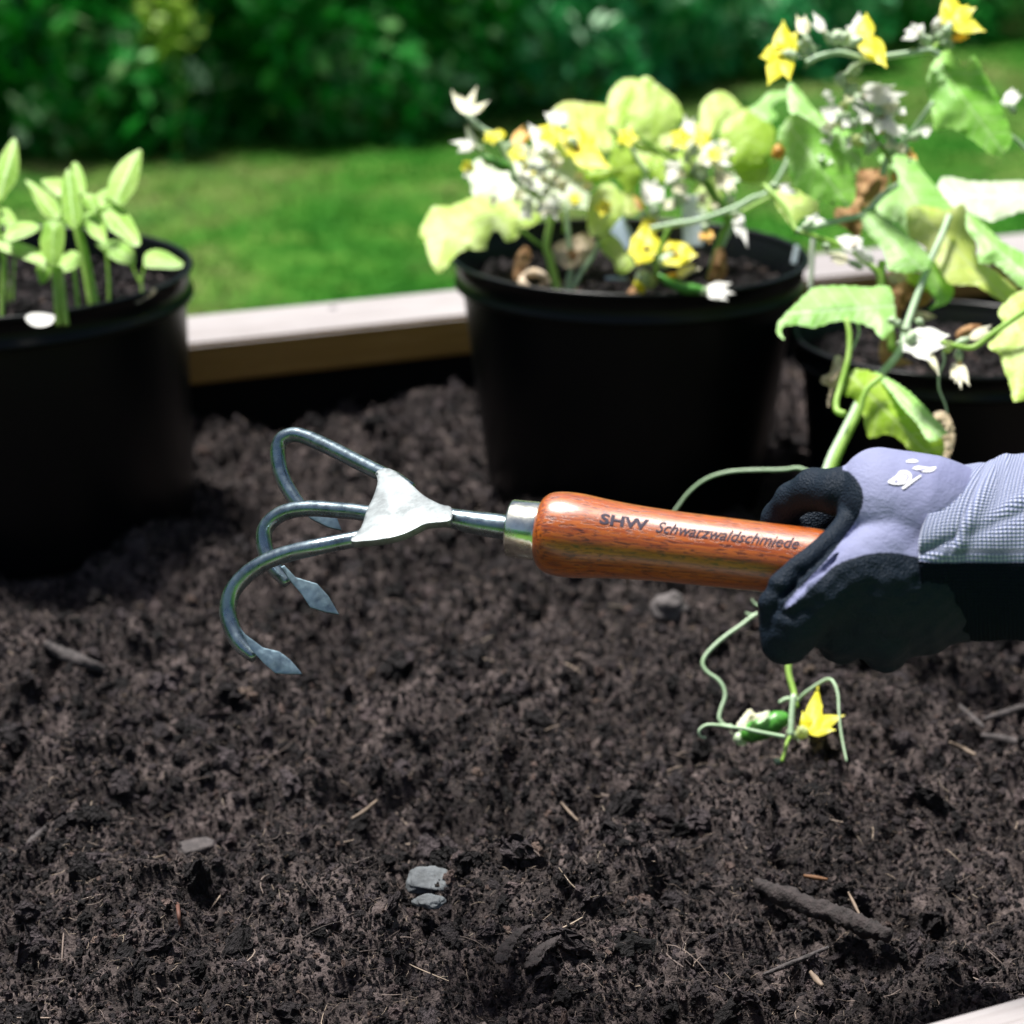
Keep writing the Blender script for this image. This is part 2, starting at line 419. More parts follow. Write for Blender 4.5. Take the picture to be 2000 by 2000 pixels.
def shrub(x, y, rad, h, nl, m, label, seed, bloss=(), group='shrubs along the far side of the lawn', size=.035):
    rs = np.random.default_rng(seed)
    t = thing('shrub', label, 'shrub', (x, y, GZ), group)
    V, F = leaf_cloud(nl, rad, h, size, rs, grounded=True)
    me = bpy.data.meshes.new('foliage'); fast_mesh(me, V, F); me.materials.append(m)
    o = bpy.data.objects.new('foliage', me); COL.objects.link(o); o.parent = t
    parts = []
    for k in range(6):
        a = k*1.05+seed; e = np.array([cos(a)*rad*.6, sin(a)*rad*.6, h*.75])
        parts.append(tube_geo([np.array([cos(a)*.04, sin(a)*.04, 0]), e*.5+np.array([0, 0, .1]), e], [.014, .010, .004], 6))
    V, F = join_geo(parts); me = bpy.data.meshes.new('stem'); me.from_pydata([tuple(v) for v in V], [], F); me.materials.append(M_bark)
    o = bpy.data.objects.new('stem', me); COL.objects.link(o); o.parent = t
    for (bx, by, s) in bloss:            # photo pixel of a blossom cluster -> the crown's front surface
        dY = y - rad*1.16
        a = P(bx, by, 1)-CAM; p = CAM + a*(dY/a.y)
        o = bpy.data.objects.new('blossom', BL); COL.objects.link(o); o.parent = t
        o.location = p - Vector((x, y, GZ)); o.scale = (s*1.5, s*1.5, s*1.5); o.rotation_euler = (radians(60), 0, rs.random()*3)
shr = [(-2.15, 6.1, .62, 1.1, M_hedge2, 'dark leafy shrub at the far left edge of the lawn with a pale flower head', [(30, 205, .4), (66, 226, .35), (40, 268, .35)]),
       (-1.45, 6.3, .75, 1.3, M_hedge, 'dark green shrub with pale flower clump behind the seedling pot', [(120, 290, .25)]),
       (-.72, 6.55, .72, 1.2, M_hedge, 'dark shrub left of the middle behind open lawn, with a bright sprig added for a sunlit gap', [(380, 150, .7)]),
       (-.05, 7.25, .75, 1.25, M_hedge2, 'bluish green shrub dotted with white flowers, left of the cucumber flowers', [(580, 85, 1.0), (570, 112, .7), (500, 52, .6), (670, 90, .7), (670, 145, .8), (655, 120, .5), (690, 55, .6), (760, 45, .7), (780, 75, .7), (555, 35, .6)]),
       (.68, 8.15, .78, 1.2, M_hedge2, 'bluish green shrub with faint pale flowers above the middle pot', [(830, 150, .9), (770, 120, .7), (850, 170, .7), (650, 20, .7)]),
       (1.50, 9.3, .85, 1.3, M_hedge, 'dark green shrub behind the tallest leaves of the middle pot', [(1270, 70, .5)]),
       (2.45, 10.5, .95, 1.4, M_hedge, 'dark green shrub above the yellow flowers of the right vine', []),
       (3.55, 12.0, 1.1, 1.5, M_hedge, 'dark green shrub at the right end of the lawn', []),
       (-.3, 9.7, 1.3, 2.4, M_hedge, 'tall dark bush standing behind the flowering shrubs', []),
       (-2.4, 8.5, 1.3, 2.4, M_hedge, 'tall dark bush behind the left end of the shrub row', []),
       (1.7, 13.2, 1.5, 2.6, M_hedge, 'tall dark bush behind the right end of the shrub row', [])]
for i, (x, y, r, h, m, lab, bl) in enumerate(shr):
    shrub(x, y, r, h, 9000, m, lab, 20+i, bl, size=.04 if i < 8 else .07)
# made-up sprig at the top left, standing for a sunlit gap in the shrubs
spr = thing('sunlit_gap_sprig', 'bright yellow green sprig added for a sunlit gap in the dark shrubs at top left', 'plant', (0, 0, 0))
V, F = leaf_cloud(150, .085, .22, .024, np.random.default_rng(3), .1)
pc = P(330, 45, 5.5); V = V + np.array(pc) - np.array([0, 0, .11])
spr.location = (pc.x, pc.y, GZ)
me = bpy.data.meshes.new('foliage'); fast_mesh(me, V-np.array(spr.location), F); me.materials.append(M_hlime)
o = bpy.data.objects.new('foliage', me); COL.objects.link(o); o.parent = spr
vv, ff = tube_geo([(0, 0, 0), (.02, .01, .2), (0, 0, pc.z-GZ)], [.008, .006, .003], 6)
me = bpy.data.meshes.new('stem'); me.from_pydata([tuple(v) for v in vv], [], ff); me.materials.append(M_stemd)
o = bpy.data.objects.new('stem', me); COL.objects.link(o); o.parent = spr
# the wood beyond: one dark mass closing the view all round
def woodland():
    rs = np.random.default_rng(5); A = []
    for i in range(46):
        a = radians(-150 + 300*i/45.0); R = rs.uniform(17, 20)
        V, F = leaf_cloud(1500, 2.2, 6.5, .22, rs, .3)
        V = V + np.array([sin(a)*R, cos(a)*R, GZ]); A.append(V)
    V = np.vstack(A); F = np.arange(len(V)).reshape(-1, 4)
    me = bpy.data.meshes.new('woodland'); fast_mesh(me, V, F)
    o = new_obj('woodland', me, None, [M_hedge], smooth=False); o['kind'] = 'stuff'; o['label'] = 'dark green wood closing the garden behind the shrubs'
woodland()

# ------------------------------------------------------------------ raised bed
ZT = 0.075
pA = on_z(354, 674, ZT); pB = on_z(887, 618, ZT)
bdir = (pB-pA).normalized(); YAW = math.atan2(bdir.y, bdir.x)
bn = Vector((-bdir.y, bdir.x, 0))
vb = bn.dot(pA)                                  # distance of the back rail's inner edge along bn
pF = on_z(2000, 1938, 0.055); vf = bn.dot(pF)    # inner edge of the front rail
UO = bdir.dot(pA)
def UV(u, v, z): return bdir*u + bn*v + Vector((0, 0, z))
def board(name, u0, u1, v0, v1, z0, z1, mats, parent, bev=.003, facemat=None):
    bm = bmesh.new(); bmesh.ops.create_cube(bm, size=1)
    for v in bm.verts:
        v.co = Vector(((u0+u1)/2+v.co.x*(u1-u0), (v0+v1)/2+v.co.y*(v1-v0), (z0+z1)/2+v.co.z*(z1-z0)))
    bmesh.ops.bevel(bm, geom=bm.edges[:], offset=bev, segments=2, affect='EDGES')
    me = bpy.data.meshes.new(name)
    for f in bm.faces:
        f.material_index = 0 if (f.normal.z > .5 or facemat is None) else 1
    bm.to_mesh(me); bm.free()
    o = new_obj(name, me, None, mats, smooth=False)
    o.parent = parent
    return o
bed = thing('raised_bed', 'wooden raised garden bed with pale weathered rails and dark lining, full of soil', 'raised bed', (0, 0, 0))
bed.rotation_euler = (0, 0, YAW)
U0, U1 = -2.0, 2.2
RW = .098
# back rail in three lengths
for (a, b) in ((U0, .93), (.932, U1)):
    board('top_rail', a, b, vb, vb+RW, ZT-.037, ZT, [M_board, M_boardf], bed, facemat=1)
board('top_rail', U0, U1, vf-RW, vf, .018, .055, [M_board, M_boardf], bed, facemat=1)
for k in range(3):
    board('side_board', U0, U1, vb+.018, vb+.05, GZ+.16*k+.002, GZ+.16*k+.157, [M_boardf], bed)
    board('side_board', U0, U1, vf-.05, vf-.018, GZ+.155*k+.002, GZ+.155*k+.152, [M_boardf], bed)
board('end_board', U0-.04, U0, vf-.05, vb+.05, GZ, .03, [M_boardf], bed)
board('end_board', U1, U1+.04, vf-.05, vb+.05, GZ, .03, [M_boardf], bed)
board('liner', U0, U1, vb+.006, vb+.016, -.3, ZT-.038, [M_liner], bed, .001)
board('liner', U0, U1, vf-.016, vf-.006, -.3, .017, [M_liner], bed, .001)
# a nail head in the rail
for (px, py) in ((650, 601),):
    p = on_z(px, py, ZT+.0006)
    vv, ff = tube_geo([p-Vector((0, 0, .002)), p], [.004, .004], 12)
    me = bpy.data.meshes.new('nail'); me.from_pydata([tuple(v) for v in vv], [], ff); me.materials.append(plain('nail_steel', (.12, .11, .12), .5, .8))
    o = bpy.data.objects.new('nail', me); COL.objects.link(o); o.parent = bed; o.matrix_parent_inverse = bed.matrix_world.inverted() if False else Matrix.Rotation(-YAW, 4, 'Z')

# ------------------------------------------------------------------ soil
def vnoise(x, y, seed):
    """2-D gradient noise, vectorised"""
    rs = np.random.default_rng(seed); T = 256
    ang = rs.random((T, T))*2*pi; gx, gy = np.cos(ang), np.sin(ang)
    xi = np.floor(x).astype(int); yi = np.floor(y).astype(int); fx = x-xi; fy = y-yi
    u = fx*fx*fx*(fx*(fx*6-15)+10); v = fy*fy*fy*(fy*(fy*6-15)+10)
    def g(i, j, dx, dy): return gx[(xi+i) % T, (yi+j) % T]*dx + gy[(xi+i) % T, (yi+j) % T]*dy
    a = g(0, 0, fx, fy); b = g(1, 0, fx-1, fy); c = g(0, 1, fx, fy-1); d = g(1, 1, fx-1, fy-1)
    return ((a*(1-u)+b*u)*(1-v)+(c*(1-u)+d*u)*v)*1.4
MOUNDS = [(on_z(1590, 1500, 0), .035, .009), (on_z(1420, 1470, 0), .045, -.008), (on_z(820, 800, 0), .05, .012), (on_z(560, 850, 0), .06, .008),
          (on_z(1550, 800, 0), .08, .012), (on_z(700, 1240, 0), .06, -.012), (on_z(600, 1130, 0), .05, -.006), (on_z(1900, 1600, 0), .07, -.010), (on_z(1750, 1660, 0), .06, -.006),
          (on_z(1000, 1780, 0), .05, .006), (on_z(300, 1250, 0), .05, .008), (on_z(350, 1560, 0), .035, -.006), (on_z(1250, 1500, 0), .04, -.005), (on_z(1020, 1240, 0), .06, -.008)]
def soil_h(X, Y):
    wx = X + .012*vnoise(X*20+3, Y*20, 41); wy = Y + .012*vnoise(X*20, Y*20+7, 42)
    h = .018*vnoise(X*7, Y*7, 1) + .017*vnoise(wx*14+5, wy*14, 2)
    b = np.minimum(1, 2.6*np.abs(vnoise(wx*22, wy*22, 3))); h = h + .0125*(b-.6)*(1+.9*vnoise(X*6, Y*6, 33))
    w2x = wx+.004*vnoise(X*70, Y*70, 51); w2y = wy+.004*vnoise(X*70+9, Y*70, 52)
    b = np.minimum(1, 2.6*np.abs(vnoise(w2x*52, w2y*52, 4))); h = h + .0062*(b-.6)*(1+1.0*vnoise(X*11, Y*11, 34))
    b = np.minimum(1, 2.6*np.abs(vnoise(w2x*120, w2y*120, 5))); h = h + .0028*(b-.6)
    h = h + .0012*vnoise(X*310, Y*310, 6)
    for c, r, a in MOUNDS: h = h + a*np.exp(-((X-c.x)**2+(Y-c.y)**2)/r**2)
    return h
def soil_material():
    m, n, l, b = mat('peat_soil')
    t = tex(n, l, scale=60, detail=8, rough=.7); t2 = tex(n, l, scale=9, detail=4); t3 = tex(n, l, scale=700, detail=3)
    r = ramp(n, [(.38, (.008, .006, .006)), (.48, (.030, .023, .022)), (.57, (.085, .066, .063)), (.68, (.17, .135, .13))])
    mt = n.new('ShaderNodeMix'); mt.inputs[0].default_value = .35; l.new(t.outputs[0], mt.inputs[2]); l.new(t2.outputs[0], mt.inputs[3])
    l.new(mt.outputs[0], r.inputs[0]); l.new(r.outputs[0], b.inputs['Base Color'])
    b.inputs['Roughness'].default_value = .85; b.inputs['Specular IOR Level'].default_value = .25
    ad = n.new('ShaderNodeMath'); ad.operation = 'ADD'; l.new(t.outputs[0], ad.inputs[0]); l.new(t3.outputs[0], ad.inputs[1])
    bump(n, l, b, ad.outputs[0], .9, .0025)
    return m
M_soil = soil_material()
def crumb_material(name='soil_crumb', k=1.7):
    m, n, l, b = mat(name)
    oi = n.new('ShaderNodeObjectInfo')
    r = ramp(n, [(0, (.005*k, .004*k, .0044*k)), (.4, (.015*k, .012*k, .013*k)), (.65, (.034*k, .027*k, .029*k)), (.87, (.066*k, .052*k, .055*k)), (.965, (.095*k, .070*k, .068*k)), (.992, (.16*k, .11*k, .09*k)), (1, (.26, .20, .15))])
    l.new(oi.outputs['Random'], r.inputs[0])
    t = tex(n, l, scale=4, detail=4)
    mx = n.new('ShaderNodeMix'); mx.data_type = 'RGBA'; mx.blend_type = 'MULTIPLY'; mx.inputs[0].default_value = .8
    rr = ramp(n, [(.35, (.5, .5, .5)), (.65, (1.3, 1.3, 1.35))]); l.new(t.outputs[0], rr.inputs[0])
    l.new(r.outputs[0], mx.inputs[6]); l.new(rr.outputs[0], mx.inputs[7]); l.new(mx.outputs[2], b.inputs['Base Color'])
    b.inputs['Roughness'].default_value = .8; b.inputs['Specular IOR Level'].default_value = .3
    bump(n, l, b, t.outputs[0], .8, .3)
    return m
M_crumb = crumb_material()
def soil_sheet():
    st = .0022
    us = np.arange(-.62, 1.02, st); vsr = np.arange(vf-.015, vb+.008, st)
    A, B = np.meshgrid(us, vsr)
    # keep only the wedge in view at full resolution
    X = bdir.x*A+bn.x*B; Y = bdir.y*A+bn.y*B
    Z = soil_h(X, Y)
    V = np.stack([X, Y, Z], -1).reshape(-1, 3); nr, nc = A.shape
    i = np.arange(nr*nc).reshape(nr, nc)
    F = np.stack([i[:-1, :-1], i[:-1, 1:], i[1:, 1:], i[1:, :-1]], -1).reshape(-1, 4)
    cxy = V[F].mean(1); keep = np.abs(cxy[:, 0]) < (cxy[:, 1]*.30+.05)
    F = F[keep]; used = np.unique(F); mp = -np.ones(len(V), int); mp[used] = np.arange(len(used)); V = V[used]; F = mp[F]
    me = bpy.data.meshes.new('soil'); fast_mesh(me, V, F)
    o = new_obj('soil', me, None, [M_soil]); o['kind'] = 'structure'
    # coarse soil filling the rest of the bed, a little lower so the two never share a plane
    us = np.linspace(U0, U1, 300); vr = np.linspace(vf-.015, vb+.008, 80); A, B = np.meshgrid(us, vr)
    X = bdir.x*A+bn.x*B; Y = bdir.y*A+bn.y*B
    Z = .010*vnoise(X*9, Y*9, 1)+.009*vnoise(X*19+5, Y*19, 2) - .006 - .06*(np.abs(X) < Y*.29+.03)
    V = np.stack([X, Y, Z], -1).reshape(-1, 3); nr, nc = A.shape; i = np.arange(nr*nc).reshape(nr, nc)
    F = np.stack([i[:-1, :-1], i[:-1, 1:], i[1:, 1:], i[1:, :-1]], -1).reshape(-1, 4)
    me = bpy.data.meshes.new('soil_bed'); fast_mesh(me, V, F)
    o = new_obj('soil', me, None, [M_soil]); o['kind'] = 'structure'
soil_sheet()

def crumb_tree(nm, material, nvar=5, sub=2):
    ng = bpy.data.node_groups.new(nm, 'GeometryNodeTree')
    ng.interface.new_socket('Geometry', in_out='INPUT', socket_type='NodeSocketGeometry')
    ng.interface.new_socket('Geometry', in_out='OUTPUT', socket_type='NodeSocketGeometry')
    N = ng.nodes; Lk = ng.links
    gi = N.new('NodeGroupInput'); go = N.new('NodeGroupOutput')
    jn = N.new('GeometryNodeJoinGeometry')
    for k in range(nvar):
        ic = N.new('GeometryNodeMeshIcoSphere'); ic.inputs['Radius'].default_value = 1; ic.inputs['Subdivisions'].default_value = sub+1
        sp = N.new('GeometryNodeSetPosition'); nt = N.new('ShaderNodeTexNoise'); nt.noise_dimensions = '4D'
        nt.inputs['W'].default_value = k*7.3; nt.inputs['Scale'].default_value = 1.5; nt.inputs['Detail'].default_value = 4; nt.inputs['Roughness'].default_value = .75
        sb = N.new('ShaderNodeVectorMath'); sb.operation = 'SUBTRACT'; sb.inputs[1].default_value = (.5, .5, .5)
        sc = N.new('ShaderNodeVectorMath'); sc.operation = 'SCALE'; sc.inputs['Scale'].default_value = 3.2
        Lk.new(nt.outputs['Color'], sb.inputs[0]); Lk.new(sb.outputs[0], sc.inputs[0]); Lk.new(sc.outputs[0], sp.inputs['Offset'])
        Lk.new(ic.outputs[0], sp.inputs['Geometry'])
        sm = N.new('GeometryNodeSetMaterial'); sm.inputs['Material'].default_value = material; Lk.new(sp.outputs[0], sm.inputs[0])
        g2 = N.new('GeometryNodeGeometryToInstance'); Lk.new(sm.outputs[0], g2.inputs[0]); Lk.new(g2.outputs[0], jn.inputs[0])
    ip = N.new('GeometryNodeInstanceOnPoints'); Lk.new(gi.outputs[0], ip.inputs['Points']); Lk.new(jn.outputs[0], ip.inputs['Instance'])
    ip.inputs['Pick Instance'].default_value = True
    for an, ty, sk in (('rot', 'FLOAT_VECTOR', 'Rotation'), ('scl', 'FLOAT_VECTOR', 'Scale'), ('var', 'INT', 'Instance Index')):
        na = N.new('GeometryNodeInputNamedAttribute'); na.data_type = ty; na.inputs['Name'].default_value = an
        src = na.outputs['Attribute']
        if sk == 'Rotation':
            er = N.new('FunctionNodeEulerToRotation'); Lk.new(src, er.inputs[0]); src = er.outputs[0]
        Lk.new(src, ip.inputs[sk])
    Lk.new(ip.outputs[0], go.inputs[0])
    return ng
CT = crumb_tree('crumb_scatter', M_crumb)
def scatter(name, label, pts, scl, tree, parent=None, nvar=5):
    n = len(pts); me = bpy.data.meshes.new(name); me.vertices.add(n); me.vertices.foreach_set('co', pts.astype(np.float32).ravel())
    a = me.attributes.new('rot', 'FLOAT_VECTOR', 'POINT'); a.data.foreach_set('vector', (RNG.random((n, 3))*2*pi).astype(np.float32).ravel())
    a = me.attributes.new('scl', 'FLOAT_VECTOR', 'POINT'); a.data.foreach_set('vector', scl.astype(np.float32).ravel())
    a = me.attributes.new('var', 'INT', 'POINT'); a.data.foreach_set('value', RNG.integers(0, nvar, n).astype(np.int32))
    o = bpy.data.objects.new(name, me); COL.objects.link(o); o['kind'] = 'stuff'; o['label'] = label
    m = o.modifiers.new('scatter', 'NODES'); m.node_group = tree
    if parent: o.parent = parent; o.matrix_parent_inverse = Matrix.Translation(-parent.location)
    return o
def bed_points(n, pw=1.0, margin=.004):
    """random points on the soil in view, denser near the camera"""
    out = []
    while sum(len(a) for a in out) < n:
        Y = .55+1.45*RNG.random(n)**pw; X = (RNG.random(n)-.5)*2*(Y*.29+.03)
        keep = RNG.random(n) < (Y*.29+.03)/(.6)
        v = bn.x*X+bn.y*Y; keep &= (v > vf-.01+margin) & (v < vb+.004-margin)
        out.append(np.stack([X[keep], Y[keep]], 1))
    q = np.vstack(out)[:n]
    return q[:, 0], q[:, 1]
def crumbs(n, lo, hi, pw, lift, al=1.6, pwr=2.2):
    X, Y = bed_points(n, pw)
    s = lo + (hi-lo)*RNG.random(n)**pwr
    # clumpy density
    Z = soil_h(X, Y)+s*lift
    sc = np.stack([s*RNG.uniform(.7, al, len(s)), s*RNG.uniform(.6, 1.1, len(s)), s*RNG.uniform(.5, .95, len(s))], 1)
    return np.stack([X, Y, Z], 1), sc
a1 = crumbs(230000, .0004, .0014, 1.25, .1); a2 = crumbs(16000, .0012, .0036, 1.1, .0); a3 = crumbs(1800, .003, .0100, 1.0, -.2, pwr=2.5)
scatter('soil_crumbs', 'dark brown crumbs and clods of loose peat soil', np.vstack([a1[0], a2[0], a3[0]]), np.vstack([a1[1], a2[1], a3[1]]), CT)

def fibres(n, lo, hi, w, seed, pw=1.3, up=.35, seg=5):
    rs = np.random.default_rng(seed)
    X, Y = bed_points(n, pw); Z = soil_h(X, Y)+.0012
    L = lo+(hi-lo)*rs.random(n)**2.0; a = rs.random(n)*2*pi; e = rs.normal(.1, up, n)
    d = np.stack([np.cos(a)*np.cos(e), np.sin(a)*np.cos(e), np.sin(e)], 1)
    b = rs.normal(0, .45, (n, 3)); t = np.linspace(-.5, .5, seg)
    C = np.stack([X, Y, Z], 1)[:, None, :] + d[:, None, :]*L[:, None, None]*t[None, :, None] + (b*L[:, None])[:, None, :]*((t**2)-.12)[None, :, None]
    wd = w*rs.uniform(.5, 1.4, n)[:, None]*(1-1.5*np.abs(t)[None, :]**2)
    q1 = np.cross(d, rs.normal(size=(n, 3))); q1 /= np.linalg.norm(q1, axis=1)[:, None]; q2 = np.cross(d, q1)
    ring = [q1, -.5*q1+.866*q2, -.5*q1-.866*q2]
    V = np.stack([C+r[:, None, :]*wd[:, :, None] for r in ring], 2).reshape(-1, 3)     # n, seg, 3
    base = (np.arange(n)*seg*3)[:, None, None]; s = (np.arange(seg-1)*3)[None, :, None]; k = np.arange(3)[None, None, :]
    k2 = (np.arange(3)+1) % 3; k2 = k2[None, None, :]
    F = np.stack([base+s+k, base+s+k2, base+s+3+k2, base+s+3+k], -1).reshape(-1, 4)
    return V, F
m, n_, l_, b_ = mat('soil_fibre'); gi_ = n_.new('ShaderNodeNewGeometry')
r_ = ramp(n_, [(0, (.03, .022, .02)), (.5, (.08, .06, .055)), (.85, (.17, .13, .11)), (.98, (.32, .25, .19)), (1, (.4, .33, .25))])
l_.new(gi_.outputs['Random Per Island'], r_.inputs[0]); l_.new(r_.outputs[0], b_.inputs['Base Color']); b_.inputs['Roughness'].default_value = .8; M_fib = m
V1, F1 = fibres(60000, .002, .009, .00011, 1, 1.5); V2, F2 = fibres(1500, .010, .030, .00035, 2, 1.1, .2)
me = bpy.data.meshes.new('soil_fibres'); fast_mesh(me, np.vstack([V1, V2]), np.vstack([F1, F2+len(V1)]))
o = new_obj('soil_fibres', me, None, [M_fib]); o['kind'] = 'stuff'; o['label'] = 'fine root fibres and straw bits in the peat'

# ------------------------------------------------------------------ pots
def lathe_geo(prof, seg=96):
    V, F = [], []
    for (r, z) in prof:
        for k in range(seg):
            a = 2*pi*k/seg; V.append((r*cos(a), r*sin(a), z))
    for i in range(len(prof)-1):
        for k in range(seg):
            F.append((i*seg+k, i*seg+(k+1) % seg, (i+1)*seg+(k+1) % seg, (i+1)*seg+k))
    return V, F
def mesh_py(name, V, F):
    me = bpy.data.meshes.new(name); me.from_pydata([tuple(v) for v in V], [], F); me.update(); return me
def rounded(prof, r=.001):
    return prof
def pot(cx, cy, R, H, rb, label, collar=.024, soil_drop=.03, seed=1, z0=-.012, tiltv=(0, 0)):
    t = thing('plant_pot', label, 'plant pot', (cx, cy, z0), 'black plastic plant pots on the soil')
    H = H - z0
    # body (outside and inside walls, floor)
    bt = H-collar; rt = rb+(R-.006-rb)*(bt/H)
    out = [(0, .004), (rb-.006, .004), (rb-.001, .006), (rb, .012), (rt, bt)]
    inn = [(R-.0045, H-.002), (rb-.004, .010), (0, .010)]
    V, F = lathe_geo(out); body = new_obj('pot_body', mesh_py('pot_body', V, F), None, [M_black]); body.parent = t
    col = [(rt-.001, bt), (rt+.004, bt-.0008), (rt+.0062, bt+.0008), (rt+.0062, bt+.003), (rt+.0045, bt+.0045), (R-.0035, H-.006), (R-.0012, H-.0045), (R, H-.0028), (R, H-.0008), (R-.001, H), (R-.003, H), (R-.0042, H-.0012), (R-.0048, H-.006)]
    V, F = lathe_geo(col); rim = new_obj('pot_rim', mesh_py('pot_rim', V, F), None, [M_black]); rim.parent = t
    V, F = lathe_geo([(R-.0049, H-.006), (rt-.004, bt), (rb-.003, .010), (0, .010)]); il = new_obj('pot_lining', mesh_py('pot_lining', V, F), None, [M_black]); il.parent = t
    # potting soil: domed rough disc
    zs = H-soil_drop; rs_ = rb+(R-.006-rb)*(zs/H)-.005
    n = 70; Vs = [(0, 0, zs)]; Fs = []
    rng = np.random.default_rng(seed)
    for i in range(1, 34):
        for k in range(n):
            a = 2*pi*k/n; r = rs_*i/33; x, y = r*cos(a), r*sin(a)
            h = .005*mnoise.noise(Vector((x*40, y*40, seed))) + .004*mnoise.noise(Vector((x*110, y*110, seed+3)))+.002*mnoise.noise(Vector((x*300, y*300, seed+3)))
            Vs.append((x, y, zs+h))
    for k in range(n): Fs.append((0, 1+k, 1+(k+1) % n))
    for i in range(32):
        for k in range(n): Fs.append((1+i*n+k, 1+(i+1)*n+k, 1+(i+1)*n+(k+1) % n, 1+i*n+(k+1) % n))
    so = new_obj('potting_soil', mesh_py('potting_soil', Vs, Fs), None, [M_soil]); so.parent = t; so['kind'] = 'stuff'
    m_ = 2600; a = rng.random(m_)*2*pi; r = rs_*np.sqrt(rng.random(m_))*.97
    s = .001+.004*rng.random(m_)**2.5
    pts = np.stack([r*np.cos(a), r*np.sin(a), zs+.003*rng.random(m_)+.001], 1)
    c = scatter('soil_crumbs', 'crumbs of potting soil', pts, np.stack([s*1.3, s, s*.8], 1), CT); c.parent = t
    return t, H+z0, zs+z0
potL = pot(-.396, 1.39, .158, .186, .149, 'large black plastic pot of pepper seedlings at the left edge', soil_drop=.028, seed=3)
potC = pot(.0896, 1.44, .1365, .187, .108, 'large black plastic pot in the middle holding a yellowing cucumber plant', soil_drop=.028, seed=4)
potR = pot(.319, 1.36, .1125, .143, .090, 'smaller black plastic pot at right behind the gloved hand', soil_drop=.022, seed=5, collar=.02)

# ------------------------------------------------------------------ seedlings in the left pot
def stem(name, pts, m, parent, r0, r1, d0, d1, seg=8, hairs=0, n=6):
    k = len(pts)
    q = [(x, y, d0+(d1-d0)*i/(k-1), r0+(r1-r0)*i/(k-1)) for i, (x, y) in enumerate(pts)]
    return px_tube(name, q, m, parent, seg, n, hairs)
def seedling(label, dbase, stems, leaves):
    p0 = P(*stems[0][0][0], dbase); t = thing('seedling', label, 'seedling', p0, 'pepper seedlings in the left pot')
    for (pts, r0, r1, dd) in stems: stem('stem', pts, M_stem, t, r0*.66, r1*.66, dbase, dbase+dd)
    for (pts, dd, tl, mm) in leaves:
        sheet('leaf', pts, dbase+dd, mm, t, tilt=tl, bulge=.16, serr=0, fold=.25, rough=.008)
G_, GL = M_seed, M_seedl
seedling('tallest seedling in the left pot, its pointed leaves spreading above the rim', 1.325,
    [(c1((740, 1600), (700, 1400), (650, 1150), (600, 950), (580, 800)), 11, 7, .0), (c1((600, 950), (740, 830), (850, 740)), 5, 3, .0)],
    [(c1((1040, 360), (1070, 370), (1060, 500), (1030, 640), (960, 740), (910, 780), (850, 740), (810, 690), (830, 570), (900, 460), (970, 400)), .01, .5, GL),
     (c1((740, 740), (800, 760), (870, 770), (960, 830), (1020, 930), (1060, 1030), (1050, 1080), (1000, 1080), (900, 1010), (830, 960), (780, 870)), -.01, .9, GL),
     (c1((500, 510), (530, 510), (570, 600), (600, 700), (620, 850), (590, 930), (540, 950), (480, 870), (465, 750), (470, 600)), -.012, .3, G_),
     (c1((540, 470), (580, 455), (620, 510), (650, 620), (640, 690), (590, 680), (560, 600)), .02, .7, GL),
     (c1((640, 690), (720, 700), (740, 760), (720, 830), (660, 800), (620, 740)), -.006, .5, G_),
     (c1((720, 700), (800, 650), (820, 700), (790, 750), (730, 740)), .02, .8, G_)])
seedling('seedling left of the tallest one, leaves fanned to the left over the left pot', 1.335,
    [(c1((690, 1580), (650, 1350), (590, 1050), (540, 880), (470, 820)), 8, 5, .01), (c1((540, 880), (430, 880)), 4, 3, 0)],
    [(c1((190, 590), (240, 600), (330, 660), (420, 740), (450, 800), (450, 870), (400, 880), (330, 850), (260, 740), (230, 660)), .0, .6, GL),
     (c1((320, 580), (470, 575), (480, 640), (450, 710), (390, 680), (330, 620)), .02, 1.1, GL),
     (c1((630, 850), (700, 830), (770, 880), (800, 980), (800, 1050), (740, 1040), (680, 1000), (640, 930)), -.02, 1.0, GL)])
seedling('thick stemmed front seedling in the left pot with a folded upright leaf', 1.29,
    [(c1((440, 1680), (430, 1500), (415, 1300), (410, 1220)), 11, 9, 0), (c1((500, 1680), (480, 1500), (460, 1300), (450, 1240)), 10, 8, 0)],
    [(c1((320, 960), (340, 900), (420, 890), (480, 920), (490, 1020), (470, 1150), (440, 1220), (380, 1230), (330, 1160), (300, 1060)), -.012, .15, G_),
     (c1((0, 1020), (100, 1040), (250, 1090), (350, 1150), (440, 1230), (400, 1250), (280, 1220), (120, 1160), (0, 1110), (-60, 1050)), 0, .9, GL),
     (c1((280, 1230), (380, 1240), (370, 1330), (310, 1370), (285, 1320)), .01, .2, G_)])
seedling('seedling with a low leaf between the front stems of the left pot', 1.32,
    [(c1((595, 1660), (585, 1500), (560, 1280), (545, 1200)), 7, 5, 0)],
    [(c1((450, 1180), (480, 1140), (560, 1120), (620, 1170), (600, 1230), (500, 1280), (430, 1260)), .0, .8, GL)])
seedling('slim upright seedling right of the thick stems, with one rounded leaf', 1.345,
    [(c1((825, 1540), (820, 1350), (805, 1150), (790, 1090)), 6, 4, 0)],
    [(c1((720, 1070), (790, 1045), (900, 1040), (980, 1080), (1020, 1150), (1010, 1230), (950, 1220), (860, 1190), (780, 1120)), .0, .8, G_)])
